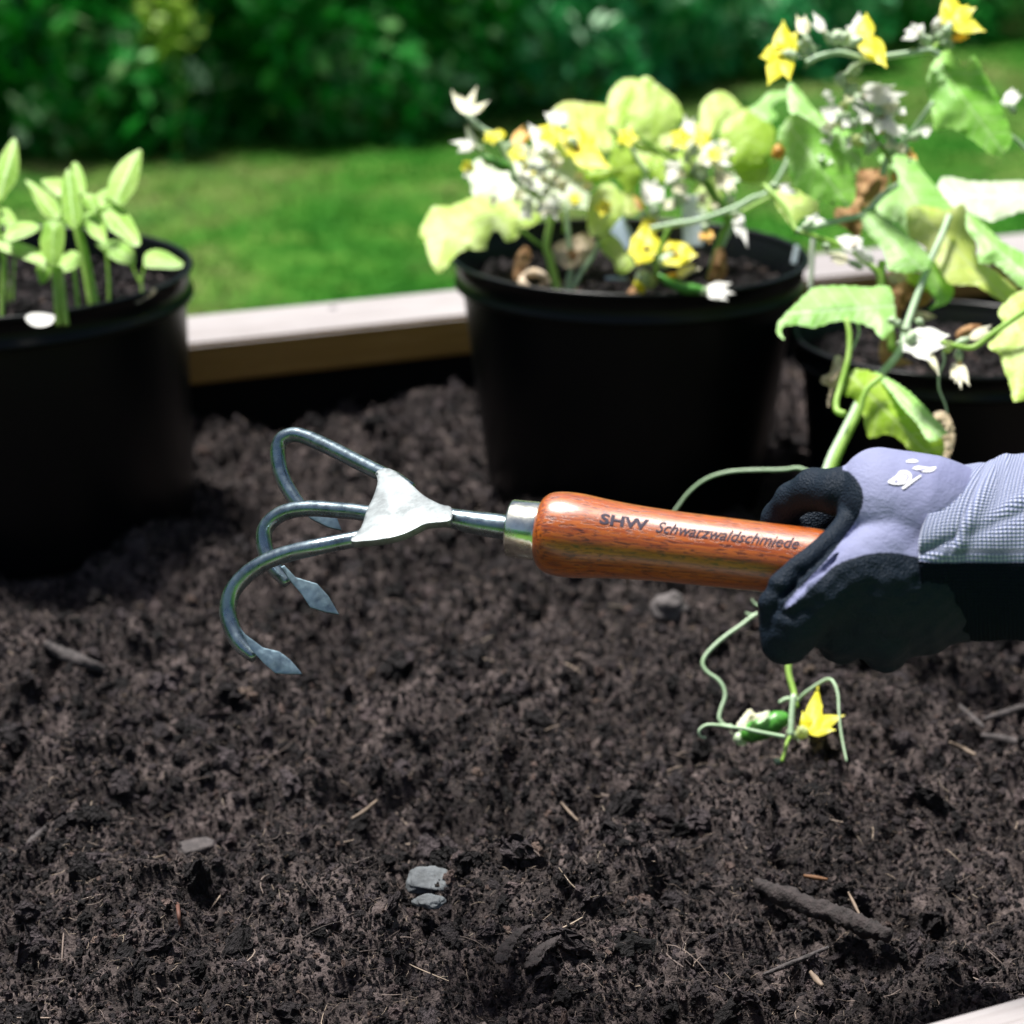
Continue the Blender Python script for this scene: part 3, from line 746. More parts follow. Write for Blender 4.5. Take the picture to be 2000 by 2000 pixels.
seedling('smallest seedling beside the right rim of the left pot, two leaves open', 1.375,
    [(c1((1075, 1450), (1068, 1370), (1060, 1320)), 5, 4.5, 0), (c1((1066, 1380), (1020, 1290), (985, 1200), (960, 1160)), 4, 3.5, 0), (c1((1066, 1360), (1085, 1260), (1100, 1200)), 4, 3.5, 0)],
    [(c1((1085, 1180), (1110, 1130), (1180, 1110), (1260, 1130), (1340, 1180), (1385, 1220), (1340, 1255), (1200, 1250), (1100, 1240)), .0, .9, G_)])
seedling('seedling cut by the left edge of the photo with a tall upright leaf', 1.30,
    [(c1((15, 1720), (15, 1450), (20, 1200), (0, 1000), (0, 700)), 7, 5, 0)],
    [(c1((100, 270), (130, 310), (145, 480), (120, 600), (60, 680), (20, 740), (-20, 740), (-60, 600), (-20, 450), (50, 330)), .02, .4, G_),
     (c1((0, 780), (60, 800), (110, 860), (120, 920), (60, 940), (0, 900), (-40, 850)), .0, .8, GL),
     (c1((40, 1000), (60, 930), (150, 900), (250, 905), (300, 950), (230, 1000), (120, 1040), (50, 1050)), -.01, .9, GL)])
seedling('thin back seedling near the left edge of the photo', 1.36, [(c1((95, 1500), (100, 1350), (110, 1180)), 5, 4, 0), (c1((60, 1520), (50, 1300), (40, 1150)), 4, 3, 0)],
    [(c1((-20, 1010), (60, 1000), (120, 1060), (60, 1110), (-20, 1100)), 0, .9, GL)])
# pale husk and straw on the potting soil
hk = sheet('seed_husk', c1((190, 1620), (240, 1590), (330, 1590), (410, 1610), (400, 1660), (340, 1690), (260, 1690), (210, 1660)), 1.268, M_whp, None, tilt=1.2, bulge=.2, serr=0)
tag(hk, 'white seed husk lying at the stems of the left pot', 'seed husk')
hk = sheet('wood_chip', c1((1010, 1500), (1060, 1450), (1130, 1410), (1180, 1410), (1160, 1450), (1090, 1490), (1040, 1520)), 1.345, M_brl, None, tilt=1.2, bulge=.2, serr=.3)
tag(hk, 'tan wood chip at the right inside rim of the left pot', 'wood chip')

# ------------------------------------------------------------------ flowers
def petal(name, p0, p1, w, d0, d1, m, parent, bow=.15, wav=.0):
    (x0, y0), (x1, y1) = p0, p1
    n, k = 9, 5; V, F = [], []
    L = math.hypot(x1-x0, y1-y0); ax = ((x1-x0)/L, (y1-y0)/L); pr = (-ax[1], ax[0])
    for i in range(n):
        t = i/(n-1); ww = w*(.35+.65*sin(pi*min(1, t*1.15)**.8))*(1-t**5) if t < .98 else w*.05
        bend = bow*L*sin(pi*t)*.5
        for j in range(k):
            s = (j/(k-1)-.5)*2
            x = x0+(x1-x0)*t+pr[0]*ww*s + pr[0]*bend*.4; y = y0+(y1-y0)*t+pr[1]*ww*s+pr[1]*bend*.4
            dd = d0+(d1-d0)*t + (-bend + abs(s)*ww*.45 + wav*ww*sin(t*9+s*2))*d0/FPX
            V.append(PN(x, y, dd + 1.25*(y0-y)*d0/FPX))
    for i in range(n-1):
        for j in range(k-1):
            a = i*k+j; F.append((a, a+1, a+k+1, a+k))
    return new_obj(name, mesh_py(name, V, F), parent, [m])
def bud_geo(x0, y0, x1, y1, r, d, spikes=10):
    spikes = int(spikes*2.2)
    c = np.array([(x0, y0, d, r*.35), (x0*.75+x1*.25, y0*.75+y1*.25, d, r*.95), ((x0+x1)/2, (y0+y1)/2, d, r), (x0*.25+x1*.75, y0*.25+y1*.75, d, r*.8), (x1, y1, d, r*.3)])
    a = catmull(c, 3); V, F = tube_geo(PN(a[:, 0], a[:, 1], a[:, 2]), np.maximum(a[:, 3], .4)*d/FPX, 12, noise_amp=.42)
    V = list(V); k = d/FPX; cc = PN((x0+x1)/2, (y0+y1)/2, d)
    for _ in range(spikes):
        q = RNG.normal(size=3); q /= np.linalg.norm(q); t = random.random(); b0 = PN(x0+(x1-x0)*t, y0+(y1-y0)*t, d)+q*r*k*.8
        s = np.cross(q, RNG.normal(size=3)); s /= np.linalg.norm(s); s *= r*k*.10; i = len(V)
        V += [b0+s, b0-s, b0+q*r*k*random.uniform(.5, .9)]; F.append((i, i+1, i+2))
    return V, F
def bud(name, p0, p1, r, d, m, parent, spikes=10):
    V, F = bud_geo(*p0, *p1, r, d, spikes)
    return new_obj(name, mesh_py(name, V, F), parent, [m])
def flower(parent, c, base, tips, w, d, m, calyx_m=None, r=None, cm=None, front=-.006, bow=.15):
    """calyx/tube mesh with each petal its own child"""
    f = bud('flower', base, c, r or w*.8, d, calyx_m or M_fuzz, parent)
    if m == M_yel: w *= 1.45; tips = [(c[0]+(a[0]-c[0])*1.08, c[1]+(a[1]-c[1])*1.08) for a in tips]
    for i, tp in enumerate(tips):
        petal('petal', c, tp, w*random.uniform(.85, 1.15), d, d+front*random.uniform(.3, 1.3)*(1 if i % 2 else .3), m, None, bow=bow*random.choice((-1, 1)), wav=.15)
        p = bpy.context.scene.objects; o = COL.objects[-1]
        o.parent = f; o.matrix_parent_inverse = Matrix.Identity(4)
    if cm:
        o = bud('stamen', c, (c[0]+1, c[1]+1.5), w*.35, d-.002, cm, None, 4); o.parent = f; o.matrix_parent_inverse = Matrix.Identity(4)
    return f
def star(c, r, n, a0=0, sq=1.0):
    return [(c[0]+r*cos(a0+2*pi*k/n)*random.uniform(.85, 1.1), c[1]+r*sin(a0+2*pi*k/n)*sq*random.uniform(.85, 1.1)) for k in range(n)]
def C2(x, y): return c2((x, y))[0]
def C3(x, y): return c3((x, y))[0]
def C4(x, y): return c4((x, y))[0]
def C5(x, y): return c5((x, y))[0]
def C6(x, y): return c6((x, y))[0]
def crumple(name, outline, d, m, parent, **k):
    kk = dict(tilt=.6, bulge=.3, serr=1.0, rough=.07, wav=.02); kk.update(k)
    return sheet(name, outline, d, m, parent, **kk)

# ------------------------------------------------------------------ plant in the middle pot
base = P(1095, 578, 1.40)
pl = thing('cucumber_plant', 'yellowing cucumber plant crowded with pale leaves and white and yellow flowers in the middle pot', 'plant', base)
D = 1.42
LV = [
 (c2((440, 900), (500, 820), (600, 800), (700, 860), (800, 830), (1000, 760), (1150, 720), (1250, 850), (1310, 990), (1370, 1110), (1350, 1190), (1220, 1180), (1000, 1250), (850, 1270), (700, 1180), (560, 1110), (490, 1110), (460, 1000)), .05, .6, M_lwhite),
 (c2((70, 1380), (120, 1260), (180, 1170), (300, 1170), (400, 1130), (480, 1100), (560, 1090), (660, 1120), (760, 1200), (830, 1290), (830, 1390), (740, 1440), (700, 1400), (660, 1350), (610, 1380), (580, 1470), (560, 1500), (420, 1500), (330, 1560), (270, 1640), (220, 1680), (170, 1620), (130, 1500), (110, 1430)), -.01, .75, M_lpale),
 (c2((1080, 440), (1180, 380), (1320, 390), (1480, 410), (1520, 480), (1500, 600), (1560, 650), (1540, 740), (1440, 760), (1300, 720), (1150, 640), (1060, 600), (1050, 500)), .05, .6, M_lyel),
 (c3((335, 560), (330, 430), (350, 320), (410, 240), (480, 205), (570, 215), (600, 260), (520, 380), (470, 500), (440, 620), (400, 600)), .04, .5, M_lpale),
 (c3((570, 215), (640, 190), (700, 240), (780, 300), (850, 360), (900, 460), (895, 520), (850, 570), (790, 640), (720, 700), (600, 690), (500, 650), (440, 620), (450, 520), (490, 400), (530, 290)), .035, .15, M_lpale),
 (c3((100, 860), (250, 880), (330, 870), (380, 700), (430, 680), (520, 760), (560, 850), (590, 930), (540, 1040), (490, 1090), (460, 1050), (400, 960), (350, 960), (250, 1000), (180, 990), (120, 930)), .01, -.1, M_llime),
 (c3((330, 660), (450, 640), (600, 700), (720, 720), (700, 800), (640, 900), (560, 860), (450, 760), (350, 740)), .03, .7, M_lpale),
 (c3((1030, 450), (1060, 370), (1120, 320), (1180, 300), (1250, 320), (1320, 390), (1350, 440), (1300, 480), (1200, 520), (1150, 620), (1100, 640), (1040, 600)), .06, .5, M_lpale),
 (c3((1200, 540), (1350, 440), (1440, 440), (1560, 540), (1600, 620), (1590, 720), (1560, 810), (1400, 850), (1290, 860), (1220, 780), (1180, 680)), .03, .15, M_llime),
 (c3((1240, 850), (1400, 850), (1560, 830), (1540, 960), (1440, 1000), (1330, 980), (1280, 920)), .03, .1, M_llime),
 (c3((180, 1300), (190, 1150), (230, 1060), (300, 1000), (370, 1000), (430, 1060), (470, 1130), (460, 1200), (420, 1270), (340, 1370), (250, 1400), (200, 1380)), -.02, .3, M_lpale),
 (c3((260, 1430), (340, 1380), (420, 1420), (480, 1510), (530, 1580), (520, 1640), (450, 1680), (400, 1660), (380, 1590), (300, 1520)), -.02, .4, M_lpale),
 (c3((620, 860), (680, 790), (780, 840), (810, 960), (760, 1000), (660, 940)), .02, .2, M_llime),
 (c3((1400, 440), (1480, 380), (1550, 310), (1650, 300), (1700, 300), (1700, 360), (1620, 380), (1570, 430), (1620, 490), (1550, 540), (1450, 480)), .0, .8, M_lmint),
 (c3((720, 640), (830, 620), (900, 640), (880, 760), (820, 790), (740, 740)), .04, .5, M_lyel),
]
for (o_, dd, tl, mm) in LV: sheet('leaf', o_, D+dd, mm, pl, tilt=tl, bulge=.12, serr=.9, rough=.02, wav=.02, curl=.04)
ST = [(c2((1130, 1850), (1090, 1700), (1060, 1570), (1030, 1470), (1060, 1300), (1070, 1190), (960, 1100), (850, 1030), (760, 950)), M_stem, 9, 4, -.02),
      (c2((1190, 1850), (1200, 1740), (1215, 1640), (1200, 1400), (1180, 1180)), M_stem2, 6, 4, -.015), (c2((1225, 1800), (1290, 1680), (1380, 1550), (1430, 1430)), M_stem2, 6, 4, -.015),
      (c2((1030, 1490), (940, 1430), (860, 1370), (800, 1350)), M_stemd, 4, 3, -.02),
      (c3((940, 920), (1060, 970), (1130, 1080), (1200, 1190), (1240, 1280), (1190, 1420), (1140, 1560), (1100, 1740)), M_stemd, 10, 6, -.02),
      (c3((1350, 1200), (1270, 1330), (1190, 1480), (1130, 1560)), M_stem2, 5, 5, -.02),
      (c3((860, 830), (760, 780), (640, 700), (520, 630), (450, 600)), M_stemd, 5, 4, -.03), (c3((450, 610), (430, 690), (450, 740)), M_stemd, 5, 4, -.03),
      (c3((500, 700), (560, 820), (640, 920)), M_stem2, 5, 4, -.02),
      (c3((660, 1340), (820, 1310), (1050, 1270), (1300, 1180), (1430, 1110), (1520, 1080), (1600, 1000), (1660, 900), (1700, 810)), M_stem2, 6, 5, -.07),
      (c3((1340, 1220), (1450, 1160), (1560, 1100)), M_stem, 4, 4, -.05),
      (c3((800, 1340), (770, 1400), (740, 1480), (710, 1580), (700, 1660), (740, 1720), (790, 1760)), M_stemd, 5, 5, -.08),
      (c2((640, 700), (600, 660), (560, 690)), M_stem2, 5, 4, -.03), (c2((800, 980), (720, 760), (640, 640), (570, 600), (500, 540)), M_stem2, 7, 5, -.03),
      (c2((1170, 1370), (1180, 1250), (1170, 1150)), M_stem, 5, 4, .0)]
for (q, mm, r0, r1, dd) in ST: stem('stem', q, mm, pl, r0, r1, D+dd, D+dd, hairs=0)
# flowers, crops 2 and 3
flower(pl, C2(430, 470), C2(520, 580), [C2(315, 290), C2(380, 330), C2(510, 265), C2(600, 375), C2(470, 350)], 9, D-.03, M_crm)
flower(pl, C2(480, 710), C2(560, 760), [C2(305, 685), C2(420, 555), C2(360, 760), C2(470, 620)], 8, D-.03, M_whp, cm=M_org)
flower(pl, C2(780, 690), C2(720, 740), [C2(930, 620), C2(900, 600), C2(860, 560)], 9, D-.02, M_org)
flower(pl, C2(1000, 700), C2(1000, 800), [C2(895, 545), C2(1080, 650), C2(950, 760), C2(1120, 640)], 14, D-.02, M_whp)
flower(pl, C2(1130, 540), C2(1180, 620), [C2(1015, 465), C2(1090, 430), C2(1190, 460)], 12, D, M_whp)
flower(pl, C2(1270, 730), C2(1200, 660), [C2(1120, 600), C2(1270, 545), C2(1420, 630), C2(1450, 810), C2(1380, 890), C2(1500, 870), C2(1180, 770)], 13, D-.03, M_yel, cm=M_org)
for i in range(15):
    x, y = random.uniform(800, 1200), random.uniform(800, 1180)
    bud('flower_bud', C2(x, y), C2(x+random.uniform(-60, 60), y-random.uniform(30, 90)), random.uniform(6, 12), D-random.uniform(0, .04), random.choice((M_fuzz, M_whp, M_fuzz, M_lwhite)), pl)
for i in range(7):
    x, y = random.uniform(820, 1150), random.uniform(850, 1250); c = C2(x, y)
    flower(pl, c, (c[0]+8, c[1]+12), star(c, 20, 4, random.random()*6), 7, D-.03, random.choice((M_whp, M_whp, M_crm)))
flower(pl, C3(935, 720), C3(940, 850), [C3(920, 480), C3(985, 500), C3(890, 560)], 11, D-.03, M_whp)
flower(pl, C3(1000, 700), C3(960, 800), [C3(1100, 600), C3(1000, 640), C3(1060, 660)], 13, D-.01, M_yel)
flower(pl, C3(790, 690), C3(840, 760), [C3(730, 640), C3(870, 630), C3(740, 720)], 13, D, M_lyel)
flower(pl, C3(1060, 800), C3(1000, 890), [C3(1160, 670), C3(1110, 690), C3(1230, 790), C3(1180, 860), C3(1290, 870)], 10, D-.03, M_whp, cm=M_org)
flower(pl, C3(860, 880), C3(920, 920), [C3(750, 840), C3(790, 930), C3(850, 800), C3(770, 1000)], 10, D-.03, M_whp)
for (x, y, x2, y2, r) in ((960, 900, 1040, 860, 12), (1000, 950, 1100, 930, 11), (1120, 860, 1180, 720, 9), (800, 1020, 860, 950, 10), (840, 1180, 860, 1080, 11), (1160, 950, 1230, 900, 9), (1050, 900, 1090, 800, 10)):
    bud('flower_bud', C3(x, y), C3(x2, y2), r, D-.03, M_fuzz, pl)
flower(pl, C3(680, 1120), C3(690, 1270), [C3(590, 980), C3(620, 950), C3(700, 960), C3(760, 1030), C3(580, 1080)], 14, D-.04, M_whp)
flower(pl, C3(590, 1200), C3(620, 1290), [C3(530, 1090), C3(570, 1130)], 9, D-.03, M_org)
flower(pl, C3(1180, 900), C3(1180, 950), [C3(1240, 1020), C3(1300, 1060), C3(1170, 1050), C3(1250, 1080)], 11, D-.03, M_crm)
flower(pl, C3(620, 1480), C3(640, 1620), [C3(500, 1520), C3(600, 1340), C3(680, 1360), C3(560, 1600), C3(700, 1520), C3(520, 1450)], 17, D-.08, M_yel, cm=M_org)
flower(pl, C3(840, 1530), C3(720, 1620), [C3(800, 1430), C3(930, 1460), C3(1000, 1540), C3(870, 1620), C3(760, 1480)], 17, D-.08, M_yel, cm=M_org)
flower(pl, C3(860, 1680), C3(760, 1720), [C3(1040, 1640), C3(1000, 1610), C3(930, 1700)], 8, D-.08, M_crm, calyx_m=M_org)
for (x, y, x2, y2, r, mm) in ((600, 1650, 620, 1770, 16, M_fuzz), (680, 1700, 640, 1790, 12, M_lyel), (560, 1720, 600, 1840, 10, M_yel)):
    bud('flower_bud', C3(x, y), C3(x2, y2), r, D-.07, mm, pl)
px_tube('cucumber', [(*C3(720, 1690), D-.085, 4), (*C3(800, 1740), D-.085, 9), (*C3(900, 1785), D-.085, 11), (*C3(1000, 1800), D-.085, 10), (*C3(1075, 1810), D-.085, 6)], M_fruit, pl, 14, hairs=60)
flower(pl, C3(1090, 1810), C3(1050, 1805), [C3(1270, 1750), C3(1295, 1830), C3(1240, 1880), C3(1180, 1770), C3(1190, 1860)], 10, D-.09, M_whp)
flower(pl, C3(1310, 1250), C3(1280, 1210), [C3(1350, 1370), C3(1390, 1480), C3(1320, 1400), C3(1370, 1300)], 9, D-.06, M_whp, cm=M_org)
flower(pl, C3(1080, 1370), C3(1060, 1300), [C3(1030, 1440), C3(1110, 1450), C3(1140, 1410)], 8, D-.06, M_org)
px_tube('cucumber', [(*C2(545, 790), D-.03, 5), (*C2(620, 830), D-.03, 9), (*C2(700, 865), D-.03, 11), (*C2(780, 875), D-.03, 6)], M_fruit, pl, 14, hairs=40)
for (o_, dd, tl, mm) in (
    (c3((700, 760), (820, 700), (980, 720), (1080, 800), (1050, 900), (930, 960), (800, 950), (720, 880)), .06, .5, M_llime),
    (c3((560, 640), (680, 600), (780, 640), (790, 760), (700, 840), (600, 800)), .07, .6, M_lpale),
    (c3((900, 600), (1000, 540), (1100, 580), (1120, 700), (1020, 760), (930, 720)), .07, .6, M_lyel),
    (c2((980, 620), (1100, 560), (1220, 640), (1250, 760), (1150, 820), (1020, 760)), .06, .5, M_lyel),
    (c2((700, 1150), (820, 1080), (960, 1120), (1010, 1230), (900, 1330), (780, 1300)), .03, .6, M_lpale),
    (c3((1000, 1000), (1130, 960), (1200, 1060), (1160, 1180), (1060, 1200), (990, 1110)), .05, .5, M_lpale),
    (c3((430, 1080), (520, 1040), (580, 1120), (560, 1220), (480, 1240), (430, 1170)), .03, .4, M_lyel)):
    sheet('leaf', o_, D+dd, mm, pl, tilt=tl, bulge=.12, serr=1.2, rough=.03, wav=.02, curl=.04)
rr_ = random.Random(11)
for i in range(26):
    x, y = rr_.uniform(905, 1180), rr_.uniform(262, 400); r = rr_.uniform(11, 21)
    flower(pl, (x, y), (x+rr_.uniform(-9, 9), y+rr_.uniform(8, 16)), star((x, y), r, rr_.choice((4, 5)), rr_.random()*6, .8), r*.42, D-rr_.uniform(.0, .04), rr_.choice((M_whp, M_whp, M_crm, M_yel, M_crm)), r=r*.35)
for i in range(20):
    x, y = rr_.uniform(1290, 1440), rr_.uniform(262, 420); r = rr_.uniform(9, 18)
    flower(pl, (x, y), (x+rr_.uniform(-9, 9), y+rr_.uniform(8, 16)), star((x, y), r, rr_.choice((4, 5)), rr_.random()*6, .8), r*.42, D-rr_.uniform(.0, .04), rr_.choice((M_whp, M_whp, M_crm, M_fuzz, M_crm)), r=r*.35)
# dried leaves inside the pot
crumple('dry_leaf', c2((780, 1660), (800, 1560), (850, 1480), (900, 1480), (920, 1560), (870, 1640), (840, 1720), (790, 1720)), D-.02, M_brn, pl)
cx_, cy_ = C2(940, 1735)
ring = [(cx_+24*cos(a), cy_+16*sin(a), D-.05+.004*sin(a*2), 8+1.5*sin(3*a)) for a in np.linspace(0, 2*pi*.96, 14)]
px_tube('dry_leaf', ring, M_brl, pl, 9, 3, noise_amp=.15)
crumple('dry_leaf', c2((1080, 1480), (1150, 1430), (1230, 1400), (1330, 1370), (1400, 1450), (1390, 1540), (1310, 1610), (1220, 1640), (1120, 1600)), D-.01, M_brl, pl)
crumple('dry_leaf', c2((1180, 1520), (1230, 1490), (1270, 1540), (1230, 1590)), D-.03, M_brn, pl)
crumple('dry_leaf', c3((1090, 1730), (1120, 1600), (1150, 1500), (1200, 1480), (1230, 1560), (1230, 1680), (1180, 1750)), D-.03, M_brn, pl, tilt=.1)
crumple('dry_leaf', c2((1640, 1830), (1700, 1760), (1730, 1800), (1690, 1860)), D-.06, M_brn, pl)

for (pts, mm, dd, lab) in ((c3((890, 1090), (1070, 1080), (1060, 1290), (1055, 1470), (905, 1480)), M_label, .045, 'white plastic plant label stuck in the back of the middle pot'),
                      (c3((340, 1350), (450, 1250), (570, 1440), (480, 1520)), M_label2, .03, 'bluish plastic plant label leaning in the middle pot, left of the white one'),
                      (c3((1750, 1460), (1785, 1470), (1760, 1620), (1715, 1600)), M_label, .02, 'thin pale sliver added for the reflection on the right inside wall of the middle pot')):  # a reflected streak modelled as a pale sheet, not a label
    o = sheet('plant_label_or_glint', pts, D+dd, mm, None, tilt=.15, bulge=.02, serr=0, thick=.0012, smooth_n=1, rough=0, step=9)
    tag(o, lab, 'plant label')
bar = px_tube('plant_label_or_glint', [(*C2(1480, 1715), D-.02, 4), (*C2(1640, 1720), D-.02, 4)], M_label2, None, 6); tag(bar, 'dark blue label edge lying on the soil of the middle pot', 'plant label')

# ------------------------------------------------------------------ plant in the right pot, trailing to the soil
base = P(1740, 690, 1.38)
pr = thing('cucumber_vine', 'broad leaved cucumber vine in the right pot, trailing behind the glove to the soil', 'plant', base)
D = 1.24
LV = [
 (c4((310, 580), (350, 575), (420, 650), (510, 760), (640, 830), (750, 920), (800, 1000), (820, 1080), (810, 1150), (770, 1190), (700, 1130), (640, 980), (500, 860), (400, 810), (330, 780), (310, 700)), .03, .6, M_lmint, .2),
 (c4((240, 930), (290, 830), (350, 785), (430, 810), (520, 880), (620, 960), (700, 1060), (750, 1180), (780, 1300), (760, 1390), (710, 1430), (600, 1400), (520, 1380), (420, 1330), (350, 1270), (320, 1200), (310, 1100), (270, 1020)), 0, .25, M_lgreen, .22),
 (c4((1265, 590), (1275, 500), (1310, 420), (1370, 350), (1420, 350), (1470, 400), (1520, 460), (1560, 430), (1555, 400), (1600, 390), (1660, 500), (1730, 620), (1780, 730), (1840, 900), (1850, 970), (1800, 1050), (1760, 1080), (1700, 1060), (1640, 1010), (1560, 950), (1460, 890), (1380, 880), (1320, 900), (1300, 780), (1280, 700)), .0, .25, M_lgreen, .22),
 (c4((930, 1080), (1010, 1055), (1180, 1085), (1220, 1150), (1330, 1280), (1400, 1370), (1480, 1480), (1420, 1500), (1300, 1560), (1200, 1640), (1130, 1600), (1050, 1520), (940, 1470), (920, 1400), (960, 1330), (1060, 1270), (1060, 1180), (960, 1120)), .05, .8, M_lmint, .12),
 (c4((1340, 1260), (1400, 1210), (1600, 1245), (1932, 1240), (2200, 1260), (2200, 1420), (1932, 1450), (1800, 1490), (1700, 1520), (1600, 1480), (1480, 1440), (1400, 1370), (1350, 1300)), .08, .9, M_lwhite, .12),
 (c5((1130, 200), (1250, 180), (1400, 210), (1500, 170), (1540, 210), (1540, 340), (1600, 410), (1620, 560), (1700, 600), (1800, 680), (1890, 770), (1840, 840), (1800, 850), (1700, 790), (1600, 730), (1480, 730), (1400, 700), (1320, 560), (1260, 480), (1200, 430), (1140, 380)), .0, .5, M_lyel, .15),
 (c5((1540, 350), (1540, 220), (1600, 260), (1700, 350), (1800, 440), (1932, 510), (2100, 640), (2080, 860), (1932, 760), (1860, 700), (1800, 640), (1720, 580), (1620, 570), (1620, 450)), -.03, .6, M_lmint, .3),
 (c5((830, 210), (900, 215), (980, 260), (1060, 320), (1150, 400), (1240, 480), (1300, 570), (1260, 620), (1120, 640), (1000, 620), (990, 570), (960, 480), (860, 370), (820, 320)), -.01, .6, M_lmint, .25),
 (c5((1240, 480), (1330, 570), (1400, 680), (1450, 740), (1430, 830), (1340, 880), (1270, 895), (1330, 840), (1290, 780), (1230, 640)), -.005, .1, M_lgreen, .2),
 (c5((1090, 600), (1200, 640), (1290, 680), (1330, 780), (1240, 760), (1130, 700)), .03, .2, M_llime, .1),
 (c5((235, 1020), (260, 960), (360, 860), (450, 770), (520, 735), (700, 730), (860, 740), (1010, 740), (1050, 900), (1050, 1000), (1000, 1060), (960, 1100), (900, 1030), (840, 1000), (780, 985), (650, 975), (560, 1000), (480, 1020), (380, 1000), (290, 1010), (265, 1040), (290, 1100), (250, 1080)), -.06, .85, M_lmint, .25),
 (c5((700, 1480), (730, 1340), (790, 1300), (960, 1350), (1060, 1450), (1150, 1570), (1260, 1740), (1380, 1790), (1375, 1932), (1360, 2080), (1280, 2000), (1180, 1900), (1130, 1840), (1050, 1770), (980, 1750), (880, 1780), (850, 1740), (820, 1600), (760, 1500)), -.09, .1, M_llime, .15),
 (c5((900, 1320), (960, 1345), (1110, 1430), (1250, 1560), (1400, 1730), (1380, 1760), (1280, 1800), (1200, 1680), (1100, 1570), (1000, 1440)), -.10, .9, M_lmint, .2),
 (c5((1750, 920), (1830, 820), (1900, 770), (2050, 780), (2200, 900), (2200, 1300), (2080, 1500), (1900, 1520), (1860, 1530), (1830, 1400), (1790, 1300), (1760, 1200), (1680, 1150), (1740, 1080), (1800, 1000)), -.10, .5, M_lpale, .15),
 (c4((230, 1300), (300, 1290), (400, 1310), (500, 1350), (520, 1400), (520, 1480), (400, 1500), (350, 1560), (280, 1480), (230, 1400)), .06, .4, M_lpale, .2),
]
for (o_, dd, tl, mm, bu) in LV: sheet('leaf', o_, D+dd, mm, pr, tilt=tl, bulge=bu, serr=1.1, rough=.018, wav=.015, curl=.03)
ST = [(c5((540, 2130), (600, 1932), (690, 1750), (780, 1570), (850, 1430), (950, 1340), (1080, 1180), (1130, 1000), (1200, 800), (1290, 560), (1370, 380), (1420, 250)), M_stem2, 9, 6, -.09, 0, 420),
      (c5((580, 2130), (640, 1932), (720, 1760), (800, 1600), (850, 1450), (960, 1350)), M_stem, 8, 5, -.095, -.09, 300),
      (c5((700, 1610), (650, 1590), (645, 1520), (680, 1400), (725, 1230), (735, 1080), (715, 960)), M_stem, 6.5, 5, -.095, -.07, 120),
      (c4((370, 1590), (560, 1540), (720, 1500), (830, 1470), (960, 1340), (1060, 1270)), M_stem2, 6, 6, -.02, .03, 60),
      (c4((370, 1590), (330, 1500), (260, 1390), (200, 1320), (150, 1270)), M_stem, 5, 5, -.02, 0, 40),
      (c4((390, 1590), (550, 1640), (720, 1700), (830, 1790), (930, 1870), (960, 1980)), M_stem, 4.5, 6, -.02, -.02, 40),
      (c5((490, 380), (480, 500), (475, 600), (465, 760)), M_lwhite, 6, 5, .05, .05, 0),
      (c5((960, 560), (950, 660), (960, 780), (1000, 950), (1030, 1180)), M_stem, 8, 8, -.0, 0, 40),
      (c4((440, 430), (520, 390), (650, 360), (760, 380), (850, 410), (1000, 385), (1150, 365), (1290, 345), (1350, 380)), M_stem2, 5.5, 6, .0, .0, 60),
      (c4((850, 410), (760, 460), (700, 520)), M_fuzz, 5, 4, .0, 0, 20),
      (c4((1310, 700), (1230, 810), (1150, 930), (1080, 1010), (1000, 1080), (960, 1200)), M_stem2, 5, 7, .0, .02, 40),
      (c4((850, 860), (920, 960), (990, 1060), (1020, 1120)), M_stemd, 4.5, 5, .0, .02, 30),
      (c4((1830, 920), (1900, 980), (1980, 1060), (2080, 1140)), M_stem2, 4, 5, .0, 0, 30),
      (c5((2000, 870), (1932, 910), (1800, 1000), (1700, 1070), (1590, 1150), (1500, 1150), (1420, 1130), (1350, 1110)), M_stem, 6, 4, -.11, -.10, 40),
      (c4((1150, 350), (1290, 350), (1340, 300)), M_stem, 5, 5, .0, 0, 10)]
for (q, mm, r0, r1, d0, d1, hr) in ST: stem('stem', q, mm, pr, r0, r1, D+d0, D+d1, seg=10, hairs=hr)
